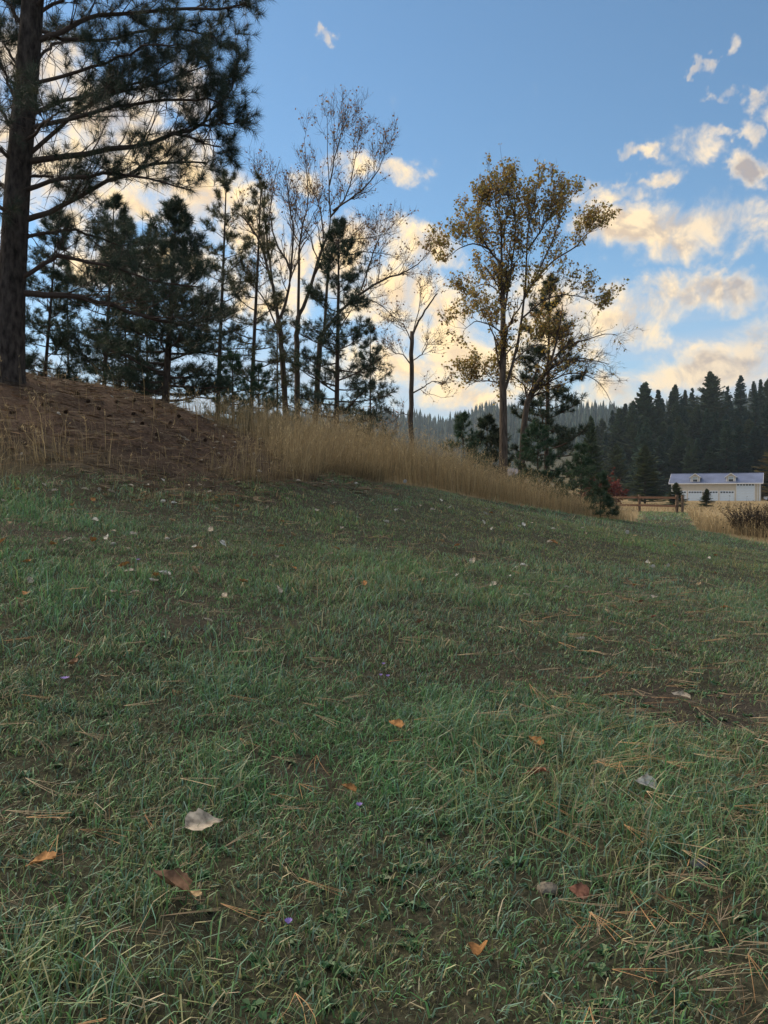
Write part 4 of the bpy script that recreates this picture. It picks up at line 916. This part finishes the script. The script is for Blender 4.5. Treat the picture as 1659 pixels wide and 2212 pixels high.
        for a, c_ in ((wz0, (wz0 + wz1) / 2 - .03), ((wz0 + wz1) / 2 + .03, wz1)): MB().box(xc - ww + .002, xc + ww - .002, y0 - .02, y0 - .005, a + .002, c_ - .002).build('pane', material('barn_pane', (.42, .48, .50), .25, .6, attr=False) if c_ == wz1 else dark, dm)
    return b
barn()

# pale house far behind the yellow cottonwood
def house():
    wall = material('house_white_wall', (.66, .65, .62), .7, .3, attr=False, noise=.05, nscale=2); roof = material('house_grey_shingle', (.17, .165, .18), .85, .2, attr=False, noise=.2, nscale=4)
    p = P(1066, 1060, 72); z = h1(p[0], p[1]) - .3; b = empty('house', (float(p[0]), float(p[1]), z), math.radians(-12), 'low white house with grey roof, half hidden behind the yellow cottonwood', 'house')
    w, d, hh, r = 3.6, 7.0, 2.5, 1.5
    MB().add([(-w / 2, 0, 0), (w / 2, 0, 0), (w / 2, d, 0), (-w / 2, d, 0), (-w / 2, 0, hh), (w / 2, 0, hh), (w / 2, d, hh), (-w / 2, d, hh), (-w / 2, d / 2, hh + r), (w / 2, d / 2, hh + r)],
             quads=[(0, 1, 5, 4), (2, 3, 7, 6), (1, 2, 6, 5), (3, 0, 4, 7)], tris=[(4, 8, 7), (5, 6, 9)]).build('wall', wall, b)
    for y0, y1 in ((-.4, d / 2), (d + .4, d / 2)):
        z0 = hh - .4 * r / (d / 2)
        v = [(-w / 2 - .4, y0, z0 + .02), (w / 2 + .4, y0, z0 + .02), (w / 2 + .4, y1, hh + r + .02), (-w / 2 - .4, y1, hh + r + .02)]
        MB().add(v + [(a, b_, c + .14) for a, b_, c in v], quads=[(0, 3, 2, 1), (4, 5, 6, 7), (0, 1, 5, 4), (2, 3, 7, 6), (1, 2, 6, 5), (3, 0, 4, 7)]).build('roof', roof, b)
    MB().box(-w / 2 - .42, w / 2 + .42, -.46, -.404, hh - .32, hh - .05).build('fascia', wall, b)
    MB().box(.2, 1.1, -.03, -.003, 0, 2.0).build('door', material('house_door', (.2, .16, .13), .6, .3, attr=False), b)
    MB().box(-1.3, -.3, -.03, -.003, .9, 1.9).build('window', material('house_glass', (.05, .06, .07), .2, .5, attr=False), b)
house()

# white car parked at the end of the barn
def car():
    body = material('car_white_paint', (.72, .74, .76), .3, .5, attr=False); gl = material('car_glass', (.02, .025, .03), .1, .6, attr=False); ty = material('car_tyre', (.02, .02, .02), .9, .2, attr=False); rim = material('car_rim', (.5, .5, .52), .3, .5, attr=False, metal=.8)
    p = P(1674, 1081, 172); b = empty('parked_car', (float(p[0]), float(p[1]), h1(p[0], p[1])), math.radians(-20), 'white car just showing at the picture edge beyond the barn', 'car')
    prof = [(-2.2, .45), (-2.25, .75), (-2.1, .95), (-1.3, 1.02), (-.6, 1.42), (.7, 1.46), (1.5, 1.08), (2.1, .98), (2.25, .7), (2.2, .42), (1.8, .30), (-1.8, .30)]
    n = len(prof); V = []
    for y, k in ((-.86, 1), (-.80, 0), (.80, 0), (.86, 1)): V += [(x * (1 if k == 0 else .985), y if z < 1.05 else y * .82, z) for x, z in prof]
    q = [(r * n + i, r * n + (i + 1) % n, (r + 1) * n + (i + 1) % n, (r + 1) * n + i) for r in range(3) for i in range(n)]
    m = MB().add(V, quads=q); c0 = m.n; m.add([(0, -.84, .75), (0, .84, .75)]); m.t.append(np.array([(i, (i + 1) % n, c0) for i in range(n)] + [(3 * n + (i + 1) % n, 3 * n + i, c0 + 1) for i in range(n)]))
    m.build('body', body, b, True)
    for y in (-1, 1):
        for x0, x1 in ((-.62, .0), (.06, .78)): MB().add([(x0 - .28 * (x0 < 0), y * .80, 1.05), (x1 + .22 * (x1 > .5), y * .80, 1.05), (x1, y * .735, 1.36), (x0, y * .735, 1.36)], quads=[(0, 1, 2, 3)]).build('side_window', gl, b)
    for x in (-1.38, 1.38):
        for y in (-.80, .80):
            w = empty('wheel', (x, y, .32)); w.parent = b
            a = np.linspace(0, 2 * math.pi, 17)[:-1]
            for nm, r, mat_, hw in (('tyre', .32, ty, .1), ('rim', .2, rim, .105)):
                MB().add(np.concatenate([np.stack([r * np.cos(a), -hw + 0 * a, r * np.sin(a)], -1), np.stack([r * np.cos(a), hw + 0 * a, r * np.sin(a)], -1)]),
                         quads=[(i, (i + 1) % 16, 16 + (i + 1) % 16, 16 + i) for i in range(16)], tris=[(0, i, i + 1) for i in range(1, 15)] + [(16, 16 + i + 1, 16 + i) for i in range(1, 15)]).build(nm, mat_, w)
car()

# ------------------------------------------------------------------ wooden fence
def fence():
    A = P(1462, 1107, 53); A[2] = h1(A[0], A[1]); Bp = P(1381, 1101, 56.5); Bp[2] = h1(Bp[0], Bp[1]); st = Bp - A
    f = empty('wooden_fence', tuple(A), 0, 'brown two-rail wooden fence ending at the grassy lane', 'fence')
    posts = [np.zeros(3)] + [np.array([st[0] * k, st[1] * k, h1(A[0] + st[0] * k, A[1] + st[1] * k) - A[2]]) for k in range(1, 5)]
    red = material('fence_rail_brown', (.095, .050, .032), .8, .2, attr=False, noise=.25, nscale=5, stretch=(3, 3, 3), bump=.3, bscale=20)
    def post(p, hgt, w=.08):
        MB().box(p[0] - w, p[0] + w, p[1] - w, p[1] + w, p[2] - .3, p[2] + hgt, (1, 1, 1)).build('post', MT['wood'], f)
    for i, p in enumerate(posts): post(p, 1.24)
    post(posts[0] + [.34, -.1, 0], 1.20, .07)
    for p, q in zip(posts[:-1], posts[1:]):
        for z, t in ((1.04, .075), (.47, .07)):
            d = (q - p) / np.linalg.norm(q - p); s = np.array([-d[1], d[0], 0]); s = s / np.linalg.norm(s) * .04
            o = s * 3.6; a_, b_ = p - d * .12 + o, q + d * .12 + o; v = []
            for e in (a_, b_):
                for sg in (-1, 1):
                    for dz in (z - t, z + t): v.append(e + s * sg + [0, 0, dz])
            MB().add(np.array(v), quads=[(0, 1, 3, 2), (4, 6, 7, 5), (0, 4, 5, 1), (2, 3, 7, 6), (0, 2, 6, 4), (1, 5, 7, 3)]).build('rail', red, f)
fence()

# ------------------------------------------------------------------ bushes
def bush(label, u, v, d, R, H, n, leafn, cols, seed, stem=(1, 1, 1), name='bush', ls=.05, tw=.006, mat='twig'):
    global rng
    keep = rng; rng = np.random.default_rng(seed); x, y = at(u, d); z = h1(x, y) - .05; o = empty(name, (x, y, z), 0, label, 'bush')
    a = rng.uniform(0, 6.28, n); rr = rng.random(n) ** .5 * R * .45; b = np.stack([rr * np.cos(a), rr * np.sin(a), 0 * a], -1); e = rng.uniform(.25, 1.0, n)
    a2 = a + rng.normal(0, .5, n); dr = np.stack([np.cos(a2) * e * R * .75, np.sin(a2) * e * R * .75, H * rng.uniform(.55, 1.1, n) * (1.1 - .35 * e)], -1)
    t = np.linspace(0, 1, 5)[None, :, None]; S = b[:, None] + dr[:, None] * t + np.cumsum(rng.normal(0, .035 * H, (n, 5, 3)), 1) * t
    m = MB(); tubes(m, S, np.tile(tw * np.linspace(1.4, .5, 5), (n, 1)), 4)
    C, RC, _ = side_shoots(S, np.full((n, 5), tw), 6, .4, (.3, .9), .3, 4, .25, .6, .3, tw * .5); tubes(m, C, RC, 3)
    m.build('stems', MT[mat], o, True); l = MB(); ap = np.concatenate([C[:, 1:].reshape(-1, 3), S[:, 2:].reshape(-1, 3)]); k = rng.integers(0, len(ap), leafn)
    leafy(l, ap[k] + rng.normal(0, .03, (leafn, 3)), ls, cols); l.build('leaves', MT['leaf'], o); rng = keep
bush('dark tangled leafless bush in the tall grass at the picture edge', 1645, 1150, 25.5, 1.15, 1.12, 240, 2600, [(.035, .03, .02), (.05, .035, .022), (.03, .035, .02)], 31, tw=.007, ls=.05, mat='bark_far')
bush('second dark tangled bush just beyond the first', 1730, 1150, 28, 1.3, 1.25, 200, 2000, [(.035, .03, .02), (.05, .035, .022)], 32, tw=.007, ls=.05, mat='bark_far')
bush('red-leaved bush at the fence end below the conifers', 1308, 1085, 62, 1.5, 2.6, 90, 5200, [(.16, .035, .03), (.11, .03, .028), (.20, .05, .035)], 33, tw=.012, ls=.17)

# ------------------------------------------------------------------ fallen leaves, cones, stones, flowers
LEAFM = {}
def leaf_mesh(kind, k):
    """heart-shaped cottonwood leaf, curled; kinds differ in curl"""
    r = np.random.default_rng(k * 10 + 3); out = []; n = 13
    for i in range(n):
        t = i / (n - 1); w = .46 * math.sin(math.pi * min(1, t * 1.02) ** .62) ** .85 * (1 - .25 * t) if 0 < t < 1 else 0.0
        out.append((t, w * (1 + .10 * math.sin(i * 4.1 + k) + .06 * math.sin(i * 7.7))))
    V = []; f = .35 + .5 * r.random(); cu = r.uniform(-.5, .9); tw = r.normal(0, .4)
    for t, w in out:
        zc = cu * (t - .5) ** 2 * .8 + .05
        for s in (-1, -.5, 0, .5, 1):
            x = s * w; y = t - .06 * (1 - abs(s)) * 0; V.append((x * math.cos(f * abs(s)), y - .10 * abs(s) * (t < .15), zc + abs(x) * math.sin(f) + tw * x * (t - .5) + .03 * math.sin(9 * t + 3 * s)))
    q = [(i * 5 + j, i * 5 + j + 1, (i + 1) * 5 + j + 1, (i + 1) * 5 + j) for i in range(n - 1) for j in range(4)]
    m = MB().add(V, quads=q); vs = m.v[0]; vs[:, 1] -= .5
    c = {'pale': (.44, .38, .30), 'white': (.52, .50, .44), 'orange': (.30, .155, .06), 'red': (.20, .095, .065), 'brown': (.20, .12, .075), 'tan': (.36, .26, .15)}[kind]
    m.c = [np.broadcast_to(np.array(c), (len(vs), 3))]
    blade = m.mesh('blade', MT['deadleaf'], True)
    st = MB(); tubes(st, np.array([[[0, -.5, .08], [.03, -.75, .05], [.10, -.98, .08]]]), np.array([[.016, .013, .012]]), 4, np.array(c) * .7)
    return blade, st.mesh('stem', MT['deadleaf'], True)
def leaf(u, v, size, kind, k, label, group=None, rz=None, tilt=.35, lift=.03, xyz=None):
    key = (kind, k % 4)
    if key not in LEAFM: LEAFM[key] = leaf_mesh(*key)
    p = ground_hit(u, v) if xyz is None else xyz
    o = empty('fallen_leaf', (float(p[0]), float(p[1]), float(gz(np.array([p[0]]), np.array([p[1]]))[0]) + lift), 0, label, 'leaf', group)
    o.rotation_euler = (random.gauss(0, tilt) + .15, random.gauss(0, tilt), random.uniform(0, 6.28) if rz is None else rz); o.scale = (size,) * 3
    for nm, me in zip(('blade', 'stem'), LEAFM[key]): link(nm, me, o)
    return o
big = [(445, 1806, .13, 'pale', 'largest pale tan fallen leaf, pointed end raised, in the near grass', -.9), (1153, 1630, .10, 'orange', 'orange fallen leaf standing on edge in the near right-hand grass', .3), (1407, 1630, .10, 'pale', 'pale heart-shaped fallen leaf below the bare soil patch', 2.6),
       (1152, 1706, .095, 'red', 'reddish-brown curled fallen leaf below the orange upright leaf', 1.2), (1394, 1730, .10, 'white', 'greyish-white fallen leaf half sunk in grass below the heart-shaped leaf', 1.6), (1467, 1521, .095, 'pale', 'pale tan fallen leaf lying on the bare soil patch', 1.0),
       (360, 1955, .12, 'brown', 'brown mottled fallen leaf deep in the near grass', 1.3), (412, 1980, .07, 'tan', 'small tan fallen leaf touching the brown mottled leaf', .4), (85, 1905, .09, 'orange', 'orange-brown leaf scrap in the near grass at the edge', 1.5),
       (1030, 2107, .085, 'orange', 'bright orange fallen leaf lowest in the picture', 2.9), (750, 1736, .06, 'orange', 'small orange-brown leaf just above the violet flower', 1.2), (852, 1595, .09, 'orange', 'dull orange leaf in the thick green tuft', .6),
       (1248, 1948, .06, 'red', 'dark red leaf scrap among fallen needles', 1.0), (158, 1460, .08, 'brown', 'brown leaf above the blue chicory flower', 1.0), (522, 1267, .12, 'orange', 'broad orange leaf lying flat in the mid lawn', 1.4), (750, 1247, .11, 'orange', 'pale orange leaf standing in the mid lawn', .2),
       (633, 1238, .10, 'orange', 'dull orange leaf left of the pale orange one', .9), (353, 1256, .15, 'white', 'whitest largest leaf of the left mid lawn', 1.3), (485, 1303, .10, 'pale', 'pale folded leaf below the broad orange leaf', .5), (277, 1247, .11, 'pale', 'flat pale leaf left of the whitest leaf', 1.5),
       (110, 1228, .13, 'pale', 'long pale leaf beside the orange scrap at left', 1.5), (56, 1227, .12, 'orange', 'orange leaf by bare ground at the far left', 1.2), (112, 1193, .12, 'orange', 'small orange leaf up the slope at left', 1.0), (1192, 1176, .22, 'orange', 'big orange-brown leaf on the upper right lawn', 1.1),
       (1325, 1326, .10, 'tan', 'yellowish folded leaf in the right mid lawn', .7), (1383, 1310, .10, 'red', 'small red leaf in the right mid lawn', .8), (1563, 1319, .11, 'orange', 'orange leaf near the right edge of the mid lawn', 1.2), (1313, 1298, .11, 'pale', 'pale leaf above the yellowish folded leaf', 1.5),
       (1322, 1373, .10, 'white', 'white crumpled leaf right of the green tuft', 1.2), (1252, 1400, .09, 'white', 'white narrow leaf edge showing by the green tuft', 1.5), (905, 1360, .10, 'brown', 'brown leaf in the centre of the lawn', 1.0), (1490, 1346, .09, 'tan', 'tan leaf among flattened straw', 1.0),
       (955, 1164, .16, 'tan', 'tan leaf on the upper central lawn', 1.0), (447, 1360, .09, 'pale', 'short pale leaf left of centre', 1.5), (1410, 1345, .08, 'red', 'dark red flat leaf below the small red leaf', 1.4)]
for i, (u, v, s, kd, lab, rz) in enumerate(big): leaf(u, v, s if v > 1400 else s * .62, kd, i, lab, None, rz, tilt=.3, lift=.05 if v > 1400 else .04)
r2 = random.Random(21)
for i in range(150):
    v = 1045 + 260 * r2.random() ** 1.5; u = r2.uniform(-60, 1560)
    p = ground_hit(u, v, 60)
    if beyond(p[0], p[1]) > -.2: continue
    leaf(u, v, r2.uniform(.05, .09), r2.choice(['pale', 'white', 'white', 'tan', 'orange', 'pale']), i, 'small fallen leaf, one of many specks on the far lawn', 'small leaves on the far lawn', xyz=p, lift=.05)
for i in range(80):
    x = r2.uniform(-8, -1.2); y = r2.uniform(9, 16)
    if mound(np.array([x]), np.array([y]))[0] < .3: continue
    leaf(0, 0, r2.uniform(.05, .085), r2.choice(['white', 'white', 'pale', 'tan']), i, 'small whitish fallen leaf on the brown needle mound', 'leaves on the needle mound', xyz=(x, y, 0), lift=.03)

def cone_mesh():
    m = MB(); n = 46; L_ = .10
    for i in range(n):
        t = i / n; a = i * 2.399; r = .036 * math.sin(math.pi * (.12 + .80 * t)) ** .7; z = t * L_
        d = np.array([math.cos(a), math.sin(a), .45]); s = np.array([-math.sin(a), math.cos(a), 0]); b = np.array([math.cos(a) * r * .35, math.sin(a) * r * .35, z]); w = .011
        m.add([b - s * w * .5, b + s * w * .5, b + d * r * .8 + s * w, b + d * r * 1.05, b + d * r * .8 - s * w, b + d * r * .5 + [0, 0, -.006]], quads=[(0, 1, 2, 4), (4, 2, 3, 3)][:1], tris=[(4, 2, 3), (0, 4, 5), (1, 5, 2)], c=np.array([.055, .032, .02]) * random.uniform(.7, 1.3))
    tubes(m, np.array([[[0, 0, -.004], [0, 0, .05], [0, 0, .10]]]), np.array([[.012, .014, .004]]), 6, (.04, .025, .018)); return m.mesh('pine_cone', MT['deadleaf'])
CONE = cone_mesh()
for i, (a, b) in enumerate([(520, 1280), (565, 1330), (870, 1335), (940, 1400), (1000, 1385), (640, 1380), (100, 1365), (780, 1345), (1100, 1480), (1340, 1580), (700, 1430), (420, 1420), (930, 1480), (1180, 1440), (300, 1330), (1020, 1540), (860, 1420), (1250, 1520)]):
    p = ground_hit(a * .3306, 439 + b * .3306); o = link('pine_cone', CONE, None, (p[0], p[1], float(gz(np.array([p[0]]), np.array([p[1]]))[0]) + .05)); o.rotation_euler = (random.uniform(1.2, 1.9), random.uniform(-.4, .4), random.uniform(0, 6.28)); o.scale = (.7,) * 3
    tag(o, 'dark pine cone lying on the brown needle mound', 'pine cone', 'pine cones on the mound')

def stone(u, v, s, label, c=(1, 1, 1)):
    r = np.random.default_rng(int(u)); n = 12; m = MB(); th = np.linspace(0, math.pi, 8); ph = np.linspace(0, 2 * math.pi, n + 1)[:-1]
    V = np.array([[math.sin(a) * math.cos(b), math.sin(a) * math.sin(b) * .8, math.cos(a) * .55] for a in th for b in ph]) * (1 + .16 * (fbm(np.tile(ph, 8) * 1.3 + u, np.repeat(th, n) * 1.5, 2)[:, None] - .5) * 2)
    m.add(V * s, quads=[(i * n + j, (i + 1) * n + j, (i + 1) * n + (j + 1) % n, i * n + (j + 1) % n) for i in range(7) for j in range(n)], c=c)
    p = ground_hit(u, v); o = m.build('stone', MT['stone'], None, True, (p[0], p[1], float(gz(np.array([p[0]]), np.array([p[1]]))[0]) + s * .25)); tag(o, label, 'stone')
stone(288, 1156, .036, 'pale rounded stone on the left of the lawn, biggest of three'); stone(244, 1178, .032, 'greyer stone just below the biggest pale stone', (.7, .72, .72)); stone(360, 1164, .03, 'pale stone right of the biggest pale stone')
stone(1183, 1922, .035, 'flat grey-brown stone half buried in the near grass', (.45, .42, .38)); stone(1510, 1886, .03, 'small dark blue-grey stone in the near right-hand grass', (.3, .33, .38))

pet_m = material('violet_petals', (.34, .25, .62), .6, .2, attr=False, noise=.15, nscale=50, trans=.3); stem_m = material('flower_stem', (.07, .12, .05), .6, .3, attr=False); seed_m = material('seed_fluff', (.62, .63, .62), .9, .1, attr=False, trans=.3)
def flower(u, v, label, size=.017, hgt=.06, closed=0.0):
    p = ground_hit(u, v); z = float(gz(np.array([p[0]]), np.array([p[1]]))[0]); o = empty('wild_flower', (p[0], p[1], z), random.uniform(0, 6), label, 'flower', 'violet flowers in the lawn')
    m = MB(); tubes(m, np.array([[[0, 0, -.01], [.006, 0, hgt * .5], [0, .004, hgt]]]), np.array([[.0016, .0014, .0012]]), 5); m.build('stem', stem_m, o)
    for k in range(11):
        a = k * 2 * math.pi / 11; e = .35 + closed; d = np.array([math.cos(a) * math.cos(e), math.sin(a) * math.cos(e), math.sin(e)]); s = np.array([-math.sin(a), math.cos(a), 0]); b = np.array([0, .004, hgt])
        MB().add([b, b + d * size * .6 + s * size * .17, b + d * size + s * size * .13, b + d * size * 1.04, b + d * size - s * size * .13, b + d * size * .6 - s * size * .17], quads=[(0, 1, 2, 5), (5, 2, 3, 4)]).build('petal', pet_m, o)
for a in ((140, 1504, 'open violet-blue flower at the left in the near lawn', .022, .09), (829, 1463, 'violet flower, highest of three in the central grass', .014, .09, .3), (824, 1486, 'violet flower, left of the lower two in the central grass', .014, .07, .4), (839, 1488, 'violet flower, right of the lower two in the central grass', .015, .07, .4),
          (778, 1786, 'violet flower in the near centre below the orange-brown leaf', .016, .07, .4), (626, 2048, 'violet flower lowest in the picture', .016, .06, .5), (299, 1231, 'tiny violet flower near the whitest leaf', .022, .07)): flower(*a)
def seedhead(u, v, label, d=None):
    p = ground_hit(u, v); z = float(gz(np.array([p[0]]), np.array([p[1]]))[0]); o = empty('dandelion_clock', (p[0], p[1], z), 0, label, 'flower'); hg = .14
    m = MB(); tubes(m, np.array([[[0, 0, -.01], [.01, 0, hg * .5], [0, 0, hg]]]), np.array([[.002, .002, .002]]), 5); m.build('stem', stem_m, o); f = MB(); n = 160; dd = norm(rng.normal(size=(n, 3))); c = np.array([0, 0, hg])
    tubes(f, np.stack([c + dd * .004, c + dd * .02, c + dd * .034], 1), np.tile([.0006, .0006, .0025], (n, 1)), 3); f.build('seed_fluff', seed_m, o)
seedhead(1355, 1168, 'white dandelion clock standing on the upper right lawn'); seedhead(875, 1056, 'white dandelion clock at the edge of the tall grass')

# ------------------------------------------------------------------ evening haze in the valley
hz = MB().box(-1560, 1560, -240, 1960, -4.0, 190)
hm = bpy.data.materials.new('valley_haze'); hm.use_nodes = True; nt = hm.node_tree; nt.nodes.clear()
pv = nt.nodes.new('ShaderNodeVolumePrincipled'); pv.inputs['Color'].default_value = (.70, .86, 1.0, 1); pv.inputs['Density'].default_value = .00019; pv.inputs['Anisotropy'].default_value = .2
ou = nt.nodes.new('ShaderNodeOutputMaterial'); nt.links.new(pv.outputs[0], ou.inputs['Volume'])
tag(hz.build('haze', hm), 'thin blue evening haze filling the valley air', kind='stuff', cat='haze')
